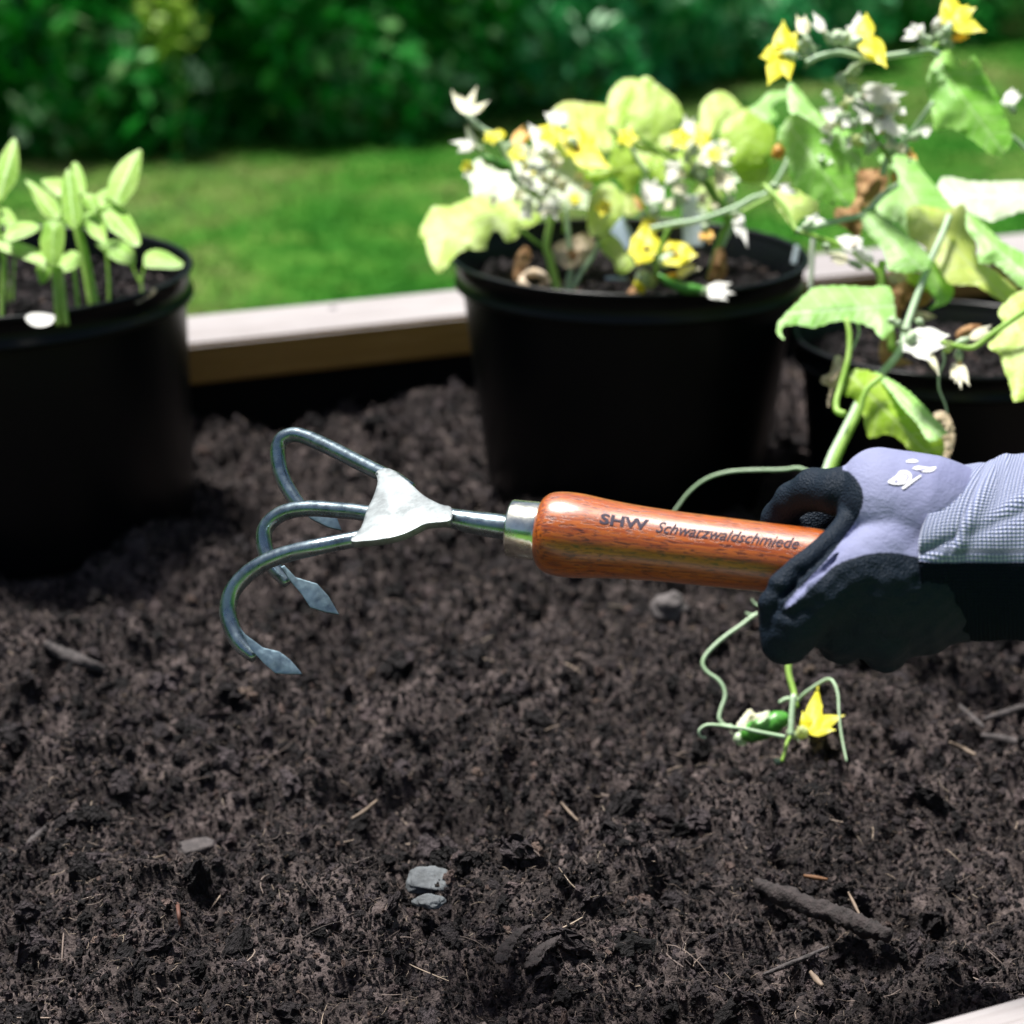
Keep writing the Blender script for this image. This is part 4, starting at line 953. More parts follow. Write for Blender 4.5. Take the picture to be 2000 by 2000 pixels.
# the vine carries on behind the glove down to the soil
stem('stem', c6((1410, -1170), (1670, -783), (1670, 0), (1200, 400), (1096, 783), (1150, 1050), (1180, 1200)), M_stem, pr, 8, 5, 1.14, 1.10, hairs=60)
stem('stem', c6((1150, 1080), (1130, 1300), (1120, 1500)), M_stem2, pr, 6, 6, 1.06, 1.055, hairs=40)
stem('stem', c6((1130, 1480), (1085, 1560), (1060, 1650), (1030, 1760)), M_stem, pr, 4, 3.5, 1.055, 1.05)
for (q, r0, r1, d0, d1) in ((c6((780, 250), (690, 310), (600, 380), (470, 470), (350, 570), (250, 680), (222, 770), (270, 850), (370, 920), (430, 1000), (450, 1100), (410, 1220), (390, 1320), (440, 1390), (520, 1400)), 3.6, 3.6, 1.12, 1.10),
                         (c6((250, 1520), (195, 1500), (190, 1440), (260, 1390), (380, 1390), (500, 1410), (620, 1420), (750, 1450), (900, 1480), (1060, 1510)), 2.4, 4, 1.055, 1.05),
                         (c6((1190, 1140), (1270, 1060), (1400, 970), (1500, 920), (1560, 960), (1600, 1080), (1610, 1250), (1630, 1450), (1660, 1620), (1690, 1760)), 3.4, 2, 1.10, 1.06),
                         ([(1300, 1020), (1322, 992), (1345, 962), (1378, 936), (1420, 922), (1470, 918), (1530, 917), (1560, 914), (1590, 926)], 2.6, 3.4, 1.17, 1.15),
                         (c6((790, 170), (750, 150), (720, 105)), 3, 1.5, 1.12, 1.12), (c6((790, 250), (720, 265), (660, 245)), 3, 2, 1.12, 1.12),
                         (c5((790, 985), (800, 1050), (780, 1110), (755, 1170)), 2.5, 2, -.06+D, -.06+D), (c5((1375, 1180), (1385, 1250), (1350, 1340), (1350, 1440), (1390, 1540), (1405, 1610)), 2.6, 2, D-.10, D-.10),
                         (c6((1000, 1160), (1080, 1120), (1180, 1140)), 3, 5, 1.09, 1.09)):
    stem('tendril', q, M_stem2, pr, r0, r1, d0, d1, seg=8)
# flowers on the upper shoot
flower(pr, C4(260, 370), C4(380, 390), [C4(130, 390), C4(280, 155), C4(370, 230), C4(180, 570), C4(320, 540), C4(230, 290)], 15, D, M_yel, cm=M_yel)
flower(pr, C4(420, 230), C4(470, 330), [C4(370, 100), C4(430, 100), C4(460, 140)], 9, D, M_crm, calyx_m=M_fuzz)
flower(pr, C4(560, 210), C4(620, 300), [C4(480, 80), C4(470, 160), C4(520, 130)], 9, D, M_whp, cm=M_org)
flower(pr, C4(790, 230), C4(730, 320), [C4(800, 80), C4(850, 100), C4(710, 180), C4(760, 160)], 13, D+.01, M_whp)
flower(pr, C4(830, 260), C4(740, 310), [C4(850, 100), C4(890, 220), C4(980, 450), C4(900, 380)], 14, D-.01, M_yel)
flower(pr, C4(1210, 220), C4(1260, 290), [C4(1110, 210), C4(1160, 155), C4(1090, 270), C4(1240, 160)], 9, D, M_whp, cm=M_org)
flower(pr, C4(1430, 150), C4(1390, 260), [C4(1410, -60), C4(1590, 60), C4(1650, 210), C4(1380, 50), C4(1540, 40)], 14, D, M_yel)
flower(pr, C4(1440, 270), C4(1370, 300), [C4(1560, 250), C4(1530, 230)], 8, D, M_org)
flower(pr, C4(830, 660), C4(770, 700), [C4(1130, 640), C4(1080, 700), C4(950, 570), C4(1050, 580), C4(780, 690)], 15, D, M_whp, cm=M_org)
flower(pr, C4(620, 780), C4(690, 830), [C4(530, 740), C4(620, 710), C4(690, 730), C4(600, 850)], 13, D, M_whp)
flower(pr, C4(960, 800), C4(900, 740), [C4(1060, 780), C4(1040, 940), C4(1100, 950), C4(920, 920), C4(1000, 750)], 14, D, M_whp, cm=M_org)
flower(pr, C4(1230, 910), C4(1150, 960), [C4(1300, 850), C4(1200, 890), C4(1300, 890)], 11, D, M_whp)
flower(pr, C4(1820, 700), C4(1870, 780), [C4(1855, 600), C4(1770, 700), C4(1920, 650), C4(1890, 620)], 10, D, M_whp)
flower(pr, C4(1150, 1050), C4(1110, 1000), [C4(1130, 1010), C4(1200, 1100), C4(1150, 1090)], 7, D, M_org)
for (x, y, x2, y2, r, mm) in ((430, 390, 480, 300, 13, M_fuzz), (450, 430, 500, 340, 11, M_fuzz), (400, 340, 440, 260, 10, M_fuzz), (620, 300, 680, 210, 13, M_fuzz), (680, 310, 720, 220, 12, M_fuzz), (1350, 290, 1400, 200, 14, M_fuzz), (1320, 200, 1360, 120, 9, M_whp), (1240, 300, 1300, 260, 11, M_fuzz), (1390, 320, 1450, 290, 10, M_fuzz),
                           (690, 600, 680, 500, 11, M_fuzz), (740, 500, 800, 450, 12, M_fuzz), (700, 640, 800, 600, 13, M_fuzz), (640, 560, 700, 530, 9, M_fuzz), (700, 760, 690, 690, 9, M_lyel), (750, 720, 830, 720, 13, M_fuzz), (800, 800, 870, 740, 14, M_fuzz), (740, 830, 800, 870, 12, M_fuzz), (860, 880, 900, 800, 11, M_fuzz), (950, 920, 940, 830, 9, M_org), (1000, 960, 1060, 1020, 12, M_fuzz), (760, 930, 830, 1000, 14, M_lyel), (1040, 1180, 1040, 1260, 6, M_org), (1090, 840, 1070, 780, 6, M_llime), (880, 1060, 850, 1000, 9, M_fuzz), (250, 1090, 240, 990, 12, M_org)):
    bud('flower_bud', C4(x, y), C4(x2, y2), r, D+.005, mm, pr)
for i in range(12):
    c = C4(random.uniform(580, 1060), random.uniform(640, 1010)); flower(pr, c, (c[0]+6, c[1]+10), star(c, 17, 4, random.random()*6), 6, D+.01, random.choice((M_whp, M_whp, M_crm, M_fuzz)))
for c_, r_ in (((1075, 262), 30), ((1010, 300), 20), ((1225, 268), 22), ((1330, 270), 26), ((960, 268), 18), ((1270, 440), 24), ((1180, 405), 20), ((1395, 300), 18)):
    flower(pl, c_, (c_[0]+6, c_[1]+16), star(c_, r_, 5, rr_.random()*6, .85), r_*.30, 1.38, M_yel, r=r_*.3, cm=M_org)
for i in range(22):
    x, y = rr_.uniform(1590, 1780), rr_.uniform(170, 320); r = rr_.uniform(8, 17)
    flower(pr, (x, y), (x+rr_.uniform(-8, 8), y+rr_.uniform(6, 14)), star((x, y), r, rr_.choice((4, 5)), rr_.random()*6, .8), r*.42, D+rr_.uniform(-.01, .03), rr_.choice((M_whp, M_whp, M_crm, M_fuzz)), r=r*.35)
# flowers lower down
flower(pr, C4(260, 1290), C4(190, 1260), [C4(330, 1260), C4(290, 1320), C4(400, 1330)], 7, D, M_whp, cm=M_org)
flower(pr, C4(490, 1510), C4(400, 1570), [C4(570, 1510), C4(520, 1460), C4(430, 1490)], 8, D-.02, M_whp)
flower(pr, C4(760, 1680), C4(900, 1800), [C4(640, 1630), C4(830, 1640), C4(700, 1700), C4(800, 1620)], 13, D-.03, M_whp, calyx_m=M_whp, cm=M_org)
flower(pr, C4(720, 1790), C4(830, 1840), [C4(570, 1740), C4(600, 1780), C4(650, 1730)], 9, D-.02, M_crm)
flower(pr, C5(1190, 1110), C5(1120, 1080), [C5(1420, 1070), C5(1390, 1150), C5(1300, 1030), C5(1290, 1250), C5(1100, 1180), C5(1230, 1020)], 20, D-.11, M_whp)
flower(pr, C5(1270, 1190), C5(1230, 1150), [C5(1350, 1350), C5(1330, 1300)], 9, D-.115, M_crm)
flower(pr, C5(1490, 1260), C5(1480, 1170), [C5(1430, 1370), C5(1560, 1420), C5(1500, 1440), C5(1460, 1400)], 10, D-.10, M_crm, cm=M_org)
flower(pr, C5(1560, 1090), C5(1460, 1130), [C5(1710, 1000), C5(1700, 1040)], 8, D-.10, M_crm)
bud('flower_bud', C5(1400, 1190), C5(1420, 1110), 9, D-.105, M_llime, pr)
for (x, y) in ((560, 480), (1050, 1010), (1010, 990), (1100, 1050), (1200, 1000)):
    bud('flower_bud', C5(x, y), C5(x+30, y-40), 9, D-.08 if y > 900 else D-.02, M_fuzz, pr)
# dried leaves
for (pts, dd, mm) in ((c4((790, 1170), (860, 1160), (980, 1170), (990, 1280), (900, 1370), (850, 1420), (760, 1480), (690, 1470), (750, 1390), (780, 1300)), .06, M_brn),
                      (c5((1000, 640), (1080, 630), (1130, 690), (1200, 740), (1180, 800), (1120, 870), (1060, 980), (1020, 830), (1010, 740)), .04, M_brn),
                      (c5((1200, 740), (1290, 740), (1300, 820), (1230, 880), (1180, 860)), .03, M_brn), (c5((1190, 900), (1330, 940), (1250, 970), (1180, 960)), .0, M_brl),
                      (c5((640, 1210), (700, 1250), (680, 1400), (620, 1450), (600, 1560), (580, 1530), (600, 1430), (540, 1400), (550, 1350), (600, 1330)), -.06, M_brl),
                      (c5((1310, 1610), (1400, 1600), (1450, 1700), (1455, 1800), (1400, 1960), (1370, 1900), (1370, 1760)), -.08, M_brl),
                      (c5((950, 1100), (1050, 1050), (1070, 1200), (1170, 1270), (960, 1270)), .02, M_brn), (c5((1460, 1060), (1540, 1000), (1640, 1000), (1600, 1050), (1500, 1100)), -.09, M_brn),
                      (c5((640, 200), (760, 180), (820, 250), (800, 400), (700, 330), (640, 300)), .05, M_brn), (c5((1000, 650), (1090, 640), (1130, 690), (1020, 720)), .02, M_brl)):
    crumple('dry_leaf', pts, D+dd, mm, pr, tilt=.3)
# the little cucumber on the soil with its flowers
cu = [(1090, 1330, 12), (1000, 1340, 19), (880, 1400, 23), (760, 1450, 22), (670, 1500, 16), (630, 1530, 7)]
px_tube('cucumber', [(*C6(x, y), 1.068, r) for x, y, r in cu], M_fruit, pr, 18, hairs=160, noise_amp=.10)
sheet('dry_leaf', c6((560, 1390), (620, 1310), (700, 1220), (760, 1270), (850, 1250), (900, 1240), (880, 1310), (780, 1330), (690, 1360), (640, 1430), (600, 1440)), 1.06, M_crm, pr, tilt=.9, bulge=.3, serr=1, rough=.06)
flower(pr, C6(1300, 1450), C6(1180, 1480), [C6(1390, 1020), C6(1640, 1300), C6(1430, 1200), C6(1240, 1260), C6(1560, 1440)], 10, 1.066, M_yel, calyx_m=M_lyel, r=13)
bud('flower_bud', C6(560, 1480), C6(660, 1590), 12, 1.075, M_fuzz, pr)
bud('flower_bud', C6(1080, 1450), C6(1200, 1520), 8, 1.08, M_fuzz, pr)
bud('flower_bud', C6(950, 1740), C6(1050, 1790), 6, 1.07, M_stem2, pr)

# ------------------------------------------------------------------ hand cultivator
def wear_metal(name, c, rough, dirt=.5):
    m, n, l, b = mat(name); b.inputs['Metallic'].default_value = 1
    t = tex(n, l, scale=90, detail=8, rough=.7); r = ramp(n, [(.42, c), (.66, tuple(x*.55 for x in c))]); l.new(t.outputs[0], r.inputs[0]); l.new(r.outputs[0], b.inputs['Base Color'])
    t2 = tex(n, l, scale=260, detail=5); r2 = ramp(n, [(.3, (rough-.06,)*3), (.7, (rough+.12,)*3)]); l.new(t2.outputs[0], r2.inputs[0]); l.new(r2.outputs[0], b.inputs['Roughness'])
    bump(n, l, b, t2.outputs[0], .18, .0004); return m
M_steel = wear_metal('tine_steel', (.28, .355, .39), .26)
M_plate = wear_metal('brushed_plate', (.25, .275, .285), .55)
M_tip = wear_metal('tip_steel', (.20, .28, .33), .42)
M_brass = wear_metal('ferrule_metal', (.86, .87, .76), .18)
def dax(x): return .775 + (1760-x)*5.0e-5
A0 = P(1055, 1038, dax(1055)); A1 = P(1760, 1119, dax(1760)); AX = (A1-A0).normalized(); LEN = (A1-A0).length
tool = thing('hand_cultivator', 'three pronged steel hand cultivator with a reddish brown wooden handle held above the soil', 'garden tool', A0)
e1 = (CAM-A0); e1 = (e1-AX*e1.dot(AX)).normalized(); e2 = AX.cross(e1)        # e1 faces the camera
if e2.dot(Vector((0, 0, 1))) < 0: e2 = -e2
prof = [(1052, 30), (1052.5, 52), (1055, 62), (1062, 72), (1074, 79), (1092, 82.5), (1112, 83.5), (1140, 82), (1175, 78), (1215, 74.5), (1260, 72), (1320, 70), (1400, 69), (1500, 68), (1600, 67.5), (1700, 66), (1760, 62), (1790, 50), (1797, 25)]
pr2 = catmull([(a, b) for a, b in prof], 4)
def s_of(x):
    d0_, d1_ = dax(1055), dax(1760)
    return LEN*d0_*(x-1055)/(d0_*(x-1055)+d1_*(1760-x))
def r_of_s(s): return float(np.interp(s, [s_of(a) for a in pr2[:, 0]], [b*dax(a)/FPX for a, b in pr2]))
def lathe_ax(name, sr, m, parent, seg=72):
    V, F = [], []
    for s, r in sr:
        for k in range(seg):
            a = 2*pi*k/seg; V.append(A0+AX*s+(e1*cos(a)+e2*sin(a))*r)
    for i in range(len(sr)-1):
        for k in range(seg): F.append((i*seg+k, i*seg+(k+1) % seg, (i+1)*seg+(k+1) % seg, (i+1)*seg+k))
    F.append(tuple(range(seg))); F.append(tuple(range((len(sr)-1)*seg, len(sr)*seg)))
    me = mesh_py(name, V, F)
    return new_obj(name, me, parent, [m])
m, n, l, b = mat('varnished_handle')
tc = n.new('ShaderNodeTexCoord'); mp = n.new('ShaderNodeMapping'); l.new(tc.outputs['Object'], mp.inputs[0])
mp.inputs['Rotation'].default_value = AX.to_track_quat('X', 'Z').to_euler()
mp.vector_type = 'TEXTURE'; mp.inputs['Scale'].default_value = (1, .035, .035)
nt = n.new('ShaderNodeTexNoise'); nt.inputs['Scale'].default_value = 26; nt.inputs['Detail'].default_value = 8; nt.inputs['Roughness'].default_value = .7; l.new(mp.outputs[0], nt.inputs[0])
r = ramp(n, [(.30, (.10, .012, .001)), (.45, (.29, .052, .003)), (.6, (.43, .105, .006)), (.72, (.16, .022, .001))]); l.new(nt.outputs[0], r.inputs[0])
mp2 = n.new('ShaderNodeMapping'); mp2.vector_type = 'TEXTURE'; mp2.inputs['Rotation'].default_value = mp.inputs['Rotation'].default_value; mp2.inputs['Scale'].default_value = (.16, .022, .022); l.new(tc.outputs['Object'], mp2.inputs[0])
n2 = n.new('ShaderNodeTexNoise'); n2.inputs['Scale'].default_value = 34; n2.inputs['Detail'].default_value = 3; l.new(mp2.outputs[0], n2.inputs[0])
pores = ramp(n, [(.54, (1, 1, 1)), (.60, (.35, .28, .22))]); l.new(n2.outputs[0], pores.inputs[0])
mx = n.new('ShaderNodeMix'); mx.data_type = 'RGBA'; mx.blend_type = 'MULTIPLY'; mx.inputs[0].default_value = 1; l.new(r.outputs[0], mx.inputs[6]); l.new(pores.outputs[0], mx.inputs[7])
l.new(mx.outputs[2], b.inputs['Base Color']); b.inputs['Roughness'].default_value = .34; b.inputs['Coat Weight'].default_value = .9; b.inputs['Coat Roughness'].default_value = .27
bump(n, l, b, pores.outputs[0], .35, .0003)
M_handle = m
handle = lathe_ax('handle', [(s_of(a), b_*dax(a)/FPX) for a, b_ in pr2], M_handle, tool)
k0 = dax(1030)/FPX
lathe_ax('ferrule', [(s_of(996), 20*k0), (s_of(996), 52*k0), (s_of(997.5), 55.5*k0), (s_of(1001), 57*k0), (s_of(1050), 57.5*k0), (s_of(1060), 57.5*k0)], M_brass, tool)
shaft = [(1010, 1033, dax(1010), 25), (960, 1026, dax(960), 24.5), (920, 1020, dax(920), 22.5), (885, 1013, dax(885), 20), (862, 1009, dax(862), 19), (845, 1006, dax(845), 18)]
px_tube('shaft', shaft, M_steel, tool, 24)
# plane through the fan of tines: upper tine farther away
def dplate(x, y): return .822 + (860-x)*.00008 + (1005-y)*.00034
plate = sheet('head_plate', crop(400, 800, 2.76, [(940, 400), (930, 350), (1000, 335), (1100, 405), (1180, 478), (1270, 528), (1330, 545), (1330, 610), (1270, 622), (1190, 632), (1120, 668), (1050, 695), (950, 715), (850, 725), (790, 722), (850, 652), (880, 560), (918, 480)]), .822, M_plate, tool,
              bulge=.10, serr=0, thick=.0035, dfun=lambda x, y: dplate(x, y)-.0045-max(0, min(1, (x-780)/60))*.0025, step=5, smooth_n=3)
TI = {
 'u': [(800, 955, 13), (770, 935, 13.5), (745, 925, 13.5), (700, 903, 13.5), (653, 879, 13.5), (603, 856, 13.5), (575, 849, 13.5), (553, 856, 13.5), (543, 876, 13.5), (545, 909, 13.5), (556, 942, 13.5), (575, 974, 13), (598, 1000, 10)],
 'm': [(800, 1000, 13), (760, 1002, 14), (719, 1003, 14.5), (690, 999, 14.5), (654, 996, 14.5), (610, 993, 14.5), (570, 997, 14.5), (540, 1009, 14.5), (520, 1030, 14.5), (515, 1055, 14.5), (521, 1083, 14.5), (538, 1112, 14), (562, 1139, 10)],
 'l': [(800, 1028, 12), (765, 1038, 13.5), (726, 1047, 14), (690, 1054, 14.5), (654, 1061, 14.5), (610, 1070, 15), (560, 1082, 15), (520, 1097, 15), (482, 1122, 15.5), (455, 1153, 15.5), (445, 1190, 15.5), (452, 1225, 15.5), (470, 1258, 15), (498, 1284, 11)]}
OFF = {'u': (.9, 850, 0), 'm': (.884, 993, 0), 'l': (.862, 1070, 0)}
for key in 'uml':
    q = []; N_ = len(TI[key]); ytop = {'u': 849, 'm': 993, 'l': 1070}[key]
    for i, (x, y, rr) in enumerate(TI[key]):
        dd = dplate(x, min(y, ytop) if i > 5 else y)
        if i > 6: dd = dplate(x, ytop) + (y-ytop)*-.00003
        q.append((x, y, dd, rr*1.1))
    px_tube('tine', q, M_steel, tool, 20, 6)
BL_ = {'u': ([(590, 985), (603, 988), (640, 1005), (658, 1012), (668, 1037), (640, 1030), (607, 1014), (590, 998)], dplate(620, 849)-.004),
       'm': ([(548, 1108), (556, 1105), (578, 1128), (596, 1134), (620, 1141), (642, 1165), (663, 1201), (635, 1196), (606, 1187), (590, 1162), (566, 1134)], dplate(600, 993)-.010),
       'l': ([(466, 1222), (480, 1240), (515, 1266), (547, 1274), (568, 1290), (591, 1317), (562, 1317), (538, 1315), (515, 1295), (490, 1268)], dplate(540, 1070)-.010)}
for key in 'uml':
    pts, dd = BL_[key]
    sheet('tine_tip', pts, dd, M_tip, tool, tilt=.25, bulge=.05, serr=0, thick=.0022, smooth_n=1, rough=0, step=4)
# lettering burnt into the handle
M_ink = plain('burnt_lettering', (.045, .035, .055), .7, spec=.2)
def handle_text(body, x0, size, ang, shear, sx, font_off=0):
    cu_ = bpy.data.curves.new('lettering', 'FONT'); cu_.body = body; cu_.size = size; cu_.shear = shear; cu_.offset = font_off; cu_.resolution_u = 3
    to = bpy.data.objects.new('lettering', cu_); COL.objects.link(to); dg = bpy.context.evaluated_depsgraph_get()
    me = bpy.data.meshes.new_from_object(to.evaluated_get(dg)); bpy.data.objects.remove(to); bpy.data.curves.remove(cu_)
    bm = bmesh.new(); bm.from_mesh(me); bmesh.ops.triangulate(bm, faces=bm.faces[:]); bmesh.ops.subdivide_edges(bm, edges=[e for e in bm.edges if e.calc_length() > size*.12], cuts=3)
    for v in bm.verts:
        s = s_of(x0)+v.co.x*sx; rr = r_of_s(s); a = ang+v.co.y/rr
        v.co = A0+AX*s+(e1*cos(a)+e2*sin(a))*(rr+.00022)
    bm.to_mesh(me); bm.free(); me.name = 'lettering'
    return new_obj('lettering', me, tool, [M_ink], smooth=False)
handle_text('SHW', 1180, .0066, radians(22), 0, 1.34, .00022)
handle_text('Schwarzwaldschmiede', 1286, .0073, radians(20), .38, .89, .00003)

# ------------------------------------------------------------------ gloved hand
KH = .78/FPX
def sdf_hand():
    x = np.arange(1425, 2330, 3.5, dtype=np.float32); y = np.arange(845, 1335, 3.5, dtype=np.float32); z = np.arange(-225, 290, 4.0, dtype=np.float32)
    X, Y, Z = np.meshgrid(x, y, z, indexing='ij', copy=False)
    D_ = np.full(X.shape, 1e3, np.float32)
    def cap(a, b, ra, rb, k):
        nonlocal D_
        ax_, ay, az = a; bx, by, bz = b; dx, dy, dz = bx-ax_, by-ay, bz-az; L2 = dx*dx+dy*dy+dz*dz+1e-6
        m_ = max(ra, rb)+k+25
        i0 = max(0, int((min(ax_, bx)-m_-x[0])/3.5)); i1 = min(len(x), int((max(ax_, bx)+m_-x[0])/3.5)+2)
        j0 = max(0, int((min(ay, by)-m_-y[0])/3.5)); j1 = min(len(y), int((max(ay, by)+m_-y[0])/3.5)+2)
        k0_ = max(0, int((min(az, bz)-m_-z[0])/4)); k1 = min(len(z), int((max(az, bz)+m_-z[0])/4)+2)
        sl = (slice(i0, i1), slice(j0, j1), slice(k0_, k1))
        xs, ys, zs = X[sl], Y[sl], Z[sl]
        t = np.clip(((xs-ax_)*dx+(ys-ay)*dy+(zs-az)*dz)/L2, 0, 1)
        d = np.sqrt((xs-ax_-t*dx)**2+(ys-ay-t*dy)**2+(zs-az-t*dz)**2)-(ra+(rb-ra)*t)
        o_ = D_[sl]; h = np.clip(.5+.5*(o_-d)/k, 0, 1)
        D_[sl] = o_*(1-h)+d*h-k*h*(1-h)
    def chain(pts, k):
        for a, b in zip(pts[:-1], pts[1:]): cap(a[:3], b[:3], a[3], b[3], k)
    # wrist and forearm (inside the cuff)
    chain([(2330, 1070, 20, 138), (2050, 1068, 20, 138), (1930, 1070, 20, 135), (1870, 1075, 20, 130)], 20)
    chain([(2330, 1070, 80, 130), (2000, 1065, 80, 130), (1880, 1060, 90, 130)], 30)
    # back of the hand: slab sloping to the knuckles on the far side
    chain([(1880, 1030, 0, 118), (1800, 1000, -10, 108), (1730, 975, -10, 92)], 30)
    chain([(1880, 1030, 120, 115), (1790, 990, 130, 90), (1700, 970, 140, 60)], 40)
    chain([(1860, 1080, 160, 95), (1760, 1060, 190, 70)], 40)
    chain([(1712, 942, 5, 64), (1742, 955, 5, 70)], 30)
    chain([(1745, 1005, -40, 78), (1810, 1020, -40, 100)], 40)
    chain([(1600, 1205, -30, 60), (1700, 1205, -20, 72), (1800, 1180, 0, 72)], 40)
    # heel / thenar mass in front of and under the handle end
    chain([(1880, 1120, 20, 120), (1790, 1130, -35, 118), (1720, 1140, -60, 98), (1650, 1150, -70, 82)], 30)
    chain([(1860, 1145, 60, 110), (1760, 1170, 60, 105), (1660, 1180, 50, 95)], 40)
    # middle, ring and little finger wrapped underneath, tips towards the camera
    chain([(1700, 1000, 190, 46), (1655, 1120, 215, 44), (1640, 1225, 150, 45), (1645, 1250, 60, 45), (1650, 1238, -30, 43)], 14)
    chain([(1780, 1010, 200, 46), (1745, 1140, 225, 45), (1728, 1240, 150, 48), (1730, 1262, 60, 48), (1735, 1245, -40, 45)], 12)
    chain([(1860, 1040, 200, 42), (1830, 1150, 215, 42), (1812, 1215, 140, 44), (1812, 1232, 60, 44), (1812, 1215, -30, 42)], 12)
    # index finger hooked over the far side of the handle
    chain([(1735, 960, 20, 62), (1690, 962, 0, 50), (1640, 961, 5, 46)], 14)
    chain([(1640, 1000, 190, 62), (1570, 1035, 185, 48), (1540, 1080, 170, 40)], 10)
    chain([(1640, 961, 5, 47), (1590, 956, 50, 41), (1548, 976, 90, 34), (1520, 1012, 135, 32), (1512, 1060, 165, 31), (1530, 1110, 165, 30)], 10)
    # thumb down across the front, and the fold of fabric between thumb and finger
    chain([(1740, 1080, -80, 70), (1670, 1120, -105, 58), (1610, 1165, -118, 54), (1560, 1215, -110, 53), (1535, 1248, -85, 51)], 16)
    chain([(1542, 1235, -60, 46), (1535, 1240, 10, 44), (1530, 1225, 60, 42)], 14)
    chain([(1672, 985, -20, 36), (1658, 1022, -55, 27), (1620, 1062, -86, 24), (1570, 1103, -112, 24), (1528, 1140, -118, 26), (1508, 1180, -112, 26), (1506, 1225, -95, 24)], 6)
    chain([(1770, 1050, -75, 60), (1700, 1075, -95, 42), (1640, 1115, -128, 30), (1590, 1150, -150, 24), (1545, 1182, -152, 18)], 10)
    # creases
    def groove(pts, r, k=5):
        nonlocal D_
        keep = D_.copy(); D_[:] = 1e3
        for a, b in zip(pts[:-1], pts[1:]): cap(a, b, r, r, 1)
        g = -D_; D_ = keep; h = np.clip(.5-.5*(D_-g)/k, 0, 1); D_ = D_*(1-h)+g*h+k*h*(1-h)
    groove([(1640, 1088, -135), (1590, 1125, -158), (1548, 1160, -168), (1526, 1190, -168), (1518, 1225, -160)], 9)
    groove([(1607, 925, -55), (1612, 960, -52), (1625, 1000, -45)], 8, 8)
    # wrinkles of the coating
    n1 = 1.6*np.sin((X*.8+Y*1.3)*.09+np.sin(X*.031)*3)*np.sin(Y*.05+Z*.03) + 1.1*np.sin(X*.13-Y*.07+Z*.05)*np.sin(Y*.11+1)
    D_ += n1*np.clip((Y-1040)/80, .25, 1)
    D_[(X > 2325) | (Z > 285)] = np.maximum(D_, 1)[(X > 2325) | (Z > 285)]
    # hollow for the handle so the glove closes around it without cutting it
    hx0, hy0, hx1, hy1 = 1055, 1038, 1760, 1119
    t = (X-hx0)/(hx1-hx0); cy = hy0+t*(hy1-hy0); zc = (dax(1760)+(1760-X)*5e-5-.78)/KH
    dh = np.sqrt((Y-cy)**2+(Z-zc)**2)-67.0; dh = np.maximum(dh, X-1790)
    D_ = np.maximum(D_, -dh)
    return x, y, z, D_
import openvdb
x_, y_, z_, DD = sdf_hand()
g = openvdb.FloatGrid(3.0*2); g.copyFromArray(DD.astype(np.float32), tolerance=0.0)
pv, pq = g.convertToQuads(isovalue=0.0)
pv = np.array(pv); pq = np.array(pq)
HX = 1425+pv[:, 0]*3.5; HY = 845+pv[:, 1]*3.5; HZ = -225+pv[:, 2]*4.0
# drop stray islands inside the mesh: none expected
HV = PN(HX, HY, .78+HZ*KH)
def poly_sd(px, py, poly):
    poly = np.array(poly, float); n = len(poly); d = np.full(len(px), 1e9); ins = np.zeros(len(px), bool)
    for i in range(n):
        a = poly[i]; b = poly[(i+1) % n]; e = b-a; w0 = px-a[0]; w1 = py-a[1]
        t = np.clip((w0*e[0]+w1*e[1])/(e@e+1e-9), 0, 1); d = np.minimum(d, (w0-e[0]*t)**2+(w1-e[1]*t)**2)
        c = (a[1] > py) != (b[1] > py); xx = (b[0]-a[0])*(py-a[1])/((b[1]-a[1]) if b[1] != a[1] else 1e-9)+a[0]
        ins ^= c & (px < xx)
    d = np.sqrt(d); return np.where(ins, -d, d)
knit = catmull([(1526, 1192), (1561, 1172), (1599, 1134), (1633, 1104), (1680, 1086), (1726, 1079), (1766, 1083), (1804, 1091), (1900, 1096), (2400, 1098), (2400, 700), (1655, 700), (1646, 900), (1648, 918), (1658, 922), (1678, 944), (1686, 974), (1675, 1011), (1648, 1050), (1617, 1090), (1574, 1136), (1546, 1164)], 5, True)
sdk = poly_sd(HX, HY, knit)
zdark = np.maximum(0, (HZ-150))*.6                 # palm side, away from the camera, is coated too
attr = -(sdk) - zdark*(HY > 1000)                  # > 0 : bare knit, < 0 : coated
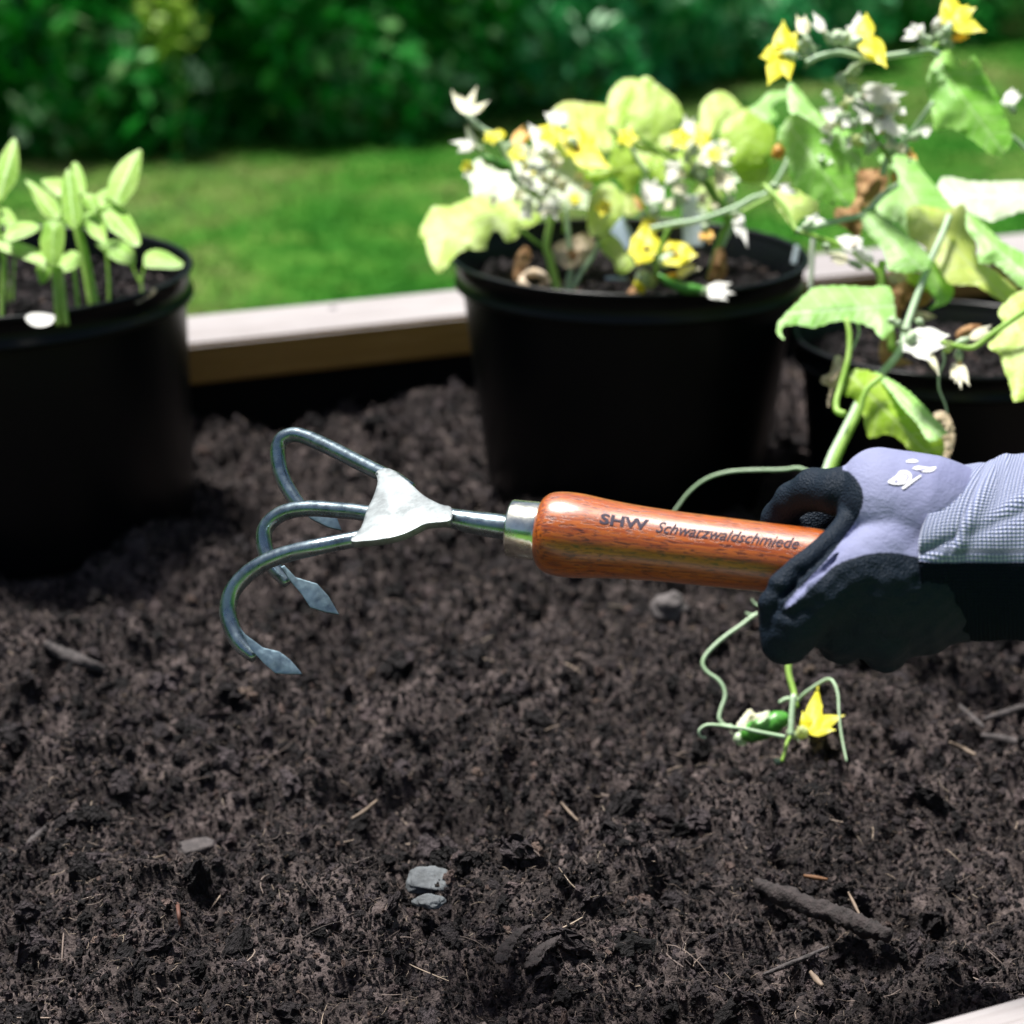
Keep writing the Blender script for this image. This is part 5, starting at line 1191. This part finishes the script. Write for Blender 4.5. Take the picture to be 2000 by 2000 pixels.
def glove_material():
    m, n, l, b = mat('glove_fabric')
    at = n.new('ShaderNodeAttribute'); at.attribute_name = 'knit'
    nz = tex(n, l, scale=700, detail=2); ad = n.new('ShaderNodeMath'); ad.operation = 'MULTIPLY_ADD'; ad.inputs[1].default_value = 4.0
    l.new(nz.outputs[0], ad.inputs[0]); l.new(at.outputs['Fac'], ad.inputs[2])
    mr = n.new('ShaderNodeMapRange'); mr.inputs['From Min'].default_value = 1.0; mr.inputs['From Max'].default_value = 3.5; l.new(ad.outputs[0], mr.inputs['Value'])
    mx = n.new('ShaderNodeMix'); mx.data_type = 'RGBA'; l.new(mr.outputs[0], mx.inputs[0]); mx.inputs[6].default_value = (.007, .013, .023, 1)
    v1 = tex(n, l, scale=30, detail=3); rk = ramp(n, [(.3, (.15, .16, .275)), (.7, (.20, .215, .34))]); l.new(v1.outputs[0], rk.inputs[0]); l.new(rk.outputs[0], mx.inputs[7])
    l.new(mx.outputs[2], b.inputs['Base Color']); b.inputs['Roughness'].default_value = .6; b.inputs['Specular IOR Level'].default_value = .12
    vo = tex(n, l, 'Voronoi', scale=1100); w = tex(n, l, 'Noise', scale=520, detail=3, stretch=(1, 1, 2.4))
    mb = n.new('ShaderNodeMix'); l.new(mr.outputs[0], mb.inputs[0]); l.new(vo.outputs[0], mb.inputs[2]); l.new(w.outputs[0], mb.inputs[3])
    bump(n, l, b, mb.outputs[0], .7, .0006)
    return m
M_glove = glove_material()
wrist = P(2150, 1060, .80)
person = thing('person', 'right arm in a grey knit work glove with black coated palm gripping the wooden handle', 'person', wrist)
me = bpy.data.meshes.new('glove'); fast_mesh(me, HV, pq[:, ::-1])
a = me.attributes.new('knit', 'FLOAT', 'POINT'); a.data.foreach_set('value', attr.astype(np.float32))
glove = new_obj('glove', me, person, [M_glove])
sm = glove.modifiers.new('smooth', 'SMOOTH'); sm.factor = .5; sm.iterations = 3
# printed marks on the back of the glove: thin print following its surface
from mathutils.bvhtree import BVHTree
bvh = BVHTree.FromPolygons([tuple(v) for v in HV], [tuple(int(i) for i in q) for q in pq])
def on_glove(x, y, off):
    d = P(x, y, 1)-CAM; h = bvh.ray_cast(CAM, d.normalized())
    return (h[3]/d.length if h[0] is not None else .78) - off
M_print = plain('white_print', (.62, .62, .66), .7); M_print2 = plain('lavender_print', (.22, .22, .36), .7)
def cg(*p): return crop(1700, 870, 6.44, p)
for pts in (cg((215, 455), (320, 380), (370, 322), (450, 315), (510, 355), (520, 410), (480, 460), (390, 490), (290, 490)),
            cg((395, 530), (500, 450), (620, 375), (640, 385), (540, 460), (425, 545)), cg((530, 290), (600, 258), (740, 275), (830, 268), (790, 320), (680, 335), (610, 310)),
            cg((440, 205), (520, 172), (590, 188), (600, 205), (540, 215))):
    sheet('glove_print', pts, .76, M_print, person, serr=0, bulge=0, dfun=lambda x, y: on_glove(x, y, .0006), step=3, smooth_n=3)
for pts in (cg((375, 375), (410, 355), (465, 355), (490, 385), (470, 425), (440, 450), (430, 435), (462, 395), (450, 370), (415, 370)), cg((300, 455), (315, 430), (340, 430), (345, 455), (320, 465)), cg((600, 300), (700, 285), (720, 290), (640, 318))):
    sheet('glove_print', pts, .76, M_print2, person, serr=0, bulge=0, dfun=lambda x, y: on_glove(x, y, .0008), step=3, smooth_n=3)
# ribbed cuff: loft of oval rings with folds
def cuff():
    nu, nv = 150, 120; V, F = [], []; knit_uv = []
    for i in range(nu):
        t = i/(nu-1); xc = 1793+t*430
        for k in range(nv):
            th = 2*pi*k/nv                        # 0 = towards the camera, pi/2 = up
            c, s = cos(th), sin(th)
            top = 906 - 14*min(1, t*4)+0*t
            x = xc + 92*max(0, s)**2.2*(1-t)**2 + 10*max(0, -s)*(1-t)
            yt = np.interp(x, [1790, 1850, 1884, 1915, 1945, 1965, 2000, 2060, 2250], [945, 921, 914, 911, 908, 897, 891, 893, 897])
            cy_ = 1072; hgt = cy_-yt if s > 0 else 172
            y = cy_ - hgt*s*(1 if s > 0 else 1)
            dp = 45 - (178+32*(1-min(1, t*3))*(c > 0))*c
            # folds running down from the upper right
            f = 4.5*math.exp(-((x-1955)-(y-900)*-.55)**2/260) + 3.2*math.exp(-((x-2075)-(y-930)*-1.6)**2/500) - 5*math.exp(-((y-1080)+(x-1800)*.40)**2/160)*(c > -.2) - 2.5*math.exp(-((x-1915)-(y-935)*-.45)**2/60)
            r_ = 1+(f+1.2*sin(x*.06+y*.04))/150
            y = cy_+(y-cy_)*r_; dp = 45+(dp-45)*r_
            V.append(PN(x, y, .78+dp*KH)); knit_uv.append((x/1000, y/1000))
    for i in range(nu-1):
        for k in range(nv): F.append((i*nv+k, (i+1)*nv+k, (i+1)*nv+(k+1) % nv, i*nv+(k+1) % nv))
    me = mesh_py('glove_cuff', V, F); uv = me.uv_layers.new(name='UVMap')
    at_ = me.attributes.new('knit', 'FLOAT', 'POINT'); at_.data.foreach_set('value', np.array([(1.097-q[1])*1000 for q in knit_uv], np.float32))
    for lp in me.loops:
        i = lp.vertex_index; uv.data[lp.index].uv = ((i % nv)/nv, (i//nv)/nu)
    m, n, l, b = mat('cuff_knit')
    u = n.new('ShaderNodeUVMap'); sp = n.new('ShaderNodeSeparateXYZ'); l.new(u.outputs[0], sp.inputs[0])
    def M(op, a_, b2=None, c_=None):
        q = n.new('ShaderNodeMath'); q.operation = op
        for i, xx in enumerate((a_, b2, c_)):
            if xx is None: continue
            if isinstance(xx, (int, float)): q.inputs[i].default_value = xx
            else: l.new(xx, q.inputs[i])
        return q.outputs[0]
    su = M('SINE', M('MULTIPLY', sp.outputs[0], 2*pi*150)); sv = M('SINE', M('ADD', M('MULTIPLY', sp.outputs[1], 2*pi*52), M('MULTIPLY', sp.outputs[0], 20)))
    h = M('MULTIPLY', M('ADD', su, 1), M('ADD', sv, 1))
    r = ramp(n, [(0, (.15, .18, .32)), (.35, (.38, .42, .60)), (.8, (.60, .64, .80))]); l.new(M('MULTIPLY', h, .5), r.inputs[0])
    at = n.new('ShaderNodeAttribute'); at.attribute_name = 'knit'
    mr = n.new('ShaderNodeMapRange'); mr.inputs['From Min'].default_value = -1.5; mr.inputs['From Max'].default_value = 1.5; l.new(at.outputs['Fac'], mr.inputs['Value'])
    mc = n.new('ShaderNodeMix'); mc.data_type = 'RGBA'; l.new(mr.outputs[0], mc.inputs[0]); mc.inputs[6].default_value = (.006, .010, .018, 1); l.new(r.outputs[0], mc.inputs[7])  # black here stands for shade under the cuff, put into the colour
    b.inputs['Specular IOR Level'].default_value = .03
    l.new(mc.outputs[2], b.inputs['Base Color']); b.inputs['Roughness'].default_value = .8
    bump(n, l, b, h, .8, .0007)
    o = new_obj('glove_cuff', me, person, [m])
    so = o.modifiers.new('solidify', 'SOLIDIFY'); so.thickness = .0016; so.offset = 1
    # shade of the cuff's underside is painted black below a straight line
    return o
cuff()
# bare forearm beyond the cuff, outside the frame
vv, ff = tube_geo([P(2150, 1065, .795), P(2400, 1065, .80), P(3000, 1060, .82)], [.030, .032, .042], 32)
new_obj('forearm', mesh_py('forearm', vv, ff), person, [plain('skin', (.55, .33, .24), .5, bscale=80, bstr=.1)])

# ------------------------------------------------------------------ debris lying on the soil
def rock(name, px, py, rx, ry, rz, m, label, cat, rotz=0, seed=1, sub=3, lift=.3, sharp=.25, flat=None, tilt=0):
    lift += .3 if cat != 'clod' else .1
    p = on_z(px, py, 0); z = float(soil_h(np.array([p.x]), np.array([p.y]))[0]); p = on_z(px, py, z+rz*lift)
    bm = bmesh.new(); bmesh.ops.create_icosphere(bm, subdivisions=sub+1, radius=1)
    for v in bm.verts:
        n_ = mnoise.noise(v.co*1.3+Vector((seed, 0, 0)))*sharp + mnoise.noise(v.co*4+Vector((seed, 3, 0)))*sharp*.4
        if flat: v.co = Vector([max(-flat, min(flat, c)) for c in v.co])/flat
        v.co = v.co*(1+n_); v.co = Vector((v.co.x*rx, v.co.y*ry, v.co.z*rz))
    me = bpy.data.meshes.new(name); bm.to_mesh(me); bm.free()
    o = new_obj(name, me, None, [m]); o.location = p; o.rotation_euler = (tilt, 0, rotz)
    return tag(o, label, cat)
M_stone = plain('grey_stone', (.10, .11, .118), .8, bscale=250, bstr=.6, bdist=.002, var=.35)
M_stone2 = plain('dull_pebble', (.085, .075, .075), .9, bscale=200, bstr=.5, bdist=.002, var=.3)
M_barkc = plain('dark_bark', (.022, .016, .016), .85, bscale=220, bstr=.9, bdist=.003, var=.6)
M_stick = plain('weathered_stick', (.045, .038, .038), .85, bscale=260, bstr=.9, bdist=.002, var=.55)
M_straw = plain('straw', (.15, .11, .08), .7, bscale=200, bstr=.4, var=.3)
rock('stone', 838, 1722, .0100, .0062, .0030, M_stone, 'pale grey flat stone lying on the soil below the tool, the larger of two', 'stone', .0, 2, flat=.72, sharp=.28, lift=1.3, tilt=.45)
rock('stone', 838, 1760, .0072, .0042, .0020, M_stone, 'thin grey stone flake just in front of the larger pale stone', 'stone', -.15, 5, sharp=.35, lift=.6, tilt=.3)
rock('stone', 762, 1728, .0020, .0016, .0014, plain('slate_chip', (.06, .09, .12), .5), 'tiny bluish slate chip left of the pale grey stone', 'stone', 0, 6, lift=.6)
rock('pebble', 1310, 1188, .0115, .0105, .0105, M_stone2, 'round dull brown clod in the soil under the wooden handle', 'clod', 0, 7, lift=.15, sharp=.35)
rock('bark_chip', 385, 1655, .0080, .0060, .0022, M_stick, 'greyish angular wood chip left of the middle in the foreground soil', 'bark chip', .5, 11, lift=.7, flat=.6)
def twig(name, pts, r, m, label, cat, noise_amp=.25, seg=8, lift=.8):
    q = []
    for i, (x, y) in enumerate(pts):
        p = on_z(x, y, 0); z = float(soil_h(np.array([p.x]), np.array([p.y]))[0]); p = on_z(x, y, max(z, 0)+r*lift+.001)
        q.append((x, y, depth_on_z(x, y, p.z), (r*FPX/depth_on_z(x, y, p.z))*(1 if 0 < i < len(pts)-1 else .6)))
    o = px_tube(name, q, m, None, seg, 8, noise_amp=noise_amp); return tag(o, label, cat)
twig('stick', crop(1300, 1250, 2.576, [(455, 1225), (600, 1290), (760, 1350), (900, 1400), (1020, 1450), (1130, 1490)]),   .0046, M_barkc, 'thick weathered grey brown stick half buried at the lower right', 'stick', .6, 14, .12)
twig('twig', crop(1300, 1250, 2.576, [(495, 1682), (600, 1640), (720, 1590), (820, 1545)]), .0012, M_stick, 'thin pale brown twig lying in front of the thick stick', 'twig')
twig('twig', crop(1300, 1250, 2.576, [(1430, 515), (1500, 550), (1560, 578)]), .0014, M_straw, 'short tan straw piece on the soil right of the little yellow flower', 'twig')
twig('twig', crop(1300, 1250, 2.576, [(1600, 400), (1700, 370), (1803, 340), (1900, 350)]), .0022, M_stick, 'upper dark twig at the right edge under the glove', 'twig')
twig('twig', crop(1300, 1250, 2.576, [(1590, 480), (1700, 500), (1803, 530), (1900, 560)]), .0026, M_stick, 'lower dark twig at the right edge under the glove', 'twig')
twig('twig', crop(1300, 1250, 2.576, [(1480, 330), (1540, 390), (1600, 440)]), .0020, M_stick, 'dark slanting twig left of the two right edge twigs', 'twig')
twig('twig', crop(1300, 1250, 2.576, [(920, 1270), (950, 1330), (985, 1400)]), .0008, M_straw, 'thin straw standing against the thick stick', 'twig')
twig('twig', crop(1300, 1250, 2.576, [(695, 1185), (750, 1195), (815, 1205)]), .0012, plain('orange_splinter', (.12, .05, .015), .7), 'orange brown splinter behind the thick stick', 'twig')
twig('twig', crop(1300, 1250, 2.576, [(730, 1670), (760, 1710), (790, 1740)]), .0015, M_straw, 'short pale splinter left of the front rail', 'twig')
twig('twig', crop(1300, 1250, 2.576, [(435, 765), (470, 800), (500, 825)]), .0018, M_straw, 'short greyish chip on the soil below the little cucumber', 'twig')
twig('twig', crop(600, 1400, 3.22, [(280, 640), (350, 600), (440, 525)]), .0011, M_straw, 'pale straw lying left of the middle of the soil', 'twig')
twig('twig', crop(600, 1400, 3.22, [(1600, 540), (1650, 600), (1705, 655)]), .0008, M_straw, 'bent thin straw in the middle of the soil', 'twig')
twig('twig', crop(600, 1400, 3.22, [(1800, 990), (1845, 920)]), .0018, M_straw, 'stubby pale splinter in the middle foreground', 'twig')
twig('twig', [(342, 1738), (348, 1775), (352, 1812)], .0010, plain('reddish_root', (.09, .035, .022), .7), 'thin reddish root standing at the left foreground', 'root')
twig('twig', crop(0, 1000, 2.76, [(660, 1932), (780, 1880), (890, 1850)]), .0007, M_straw, 'long fine straw left of the pale grey stones', 'twig')
twig('twig', crop(0, 1000, 2.76, [(240, 710), (330, 760), (450, 810), (560, 850)]), .0042, M_stick, 'blurred dark woody stub at the left below the seedling pot', 'twig', .3)
twig('twig', crop(0, 1000, 2.76, [(120, 1830), (180, 1770), (250, 1700)]), .0022, M_stick, 'dull grey woody chip at the left edge foreground', 'twig', .3)

for pts, lab in ((crop(600, 1400, 3.22, [(1185, 1540), (1200, 1480), (1260, 1400), (1340, 1340), (1415, 1308), (1400, 1338), (1345, 1372), (1305, 1440), (1272, 1520), (1220, 1560)]), 'dark curved bark chip at the bottom middle, left one of a pair'),
                 (crop(600, 1400, 3.22, [(1368, 1570), (1400, 1500), (1450, 1455), (1530, 1408), (1605, 1378), (1565, 1430), (1505, 1482), (1470, 1540), (1400, 1582)]), 'dark curved bark chip at the bottom middle, right one of a pair')):
    cx0 = sum(p[0] for p in pts)/len(pts); cy0 = sum(p[1] for p in pts)/len(pts); q = on_z(cx0, cy0, 0)
    zz = max(float(soil_h(np.array([on_z(x, y, 0).x]), np.array([on_z(x, y, 0).y]))[0]) for x, y in pts)
    tag(sheet('bark_chip', pts, depth_on_z(cx0, cy0, zz+.003), M_barkc, None, tilt=1.3, bulge=.25, serr=1.5, rough=.10, thick=.0022, smooth_n=3), lab, 'bark chip')
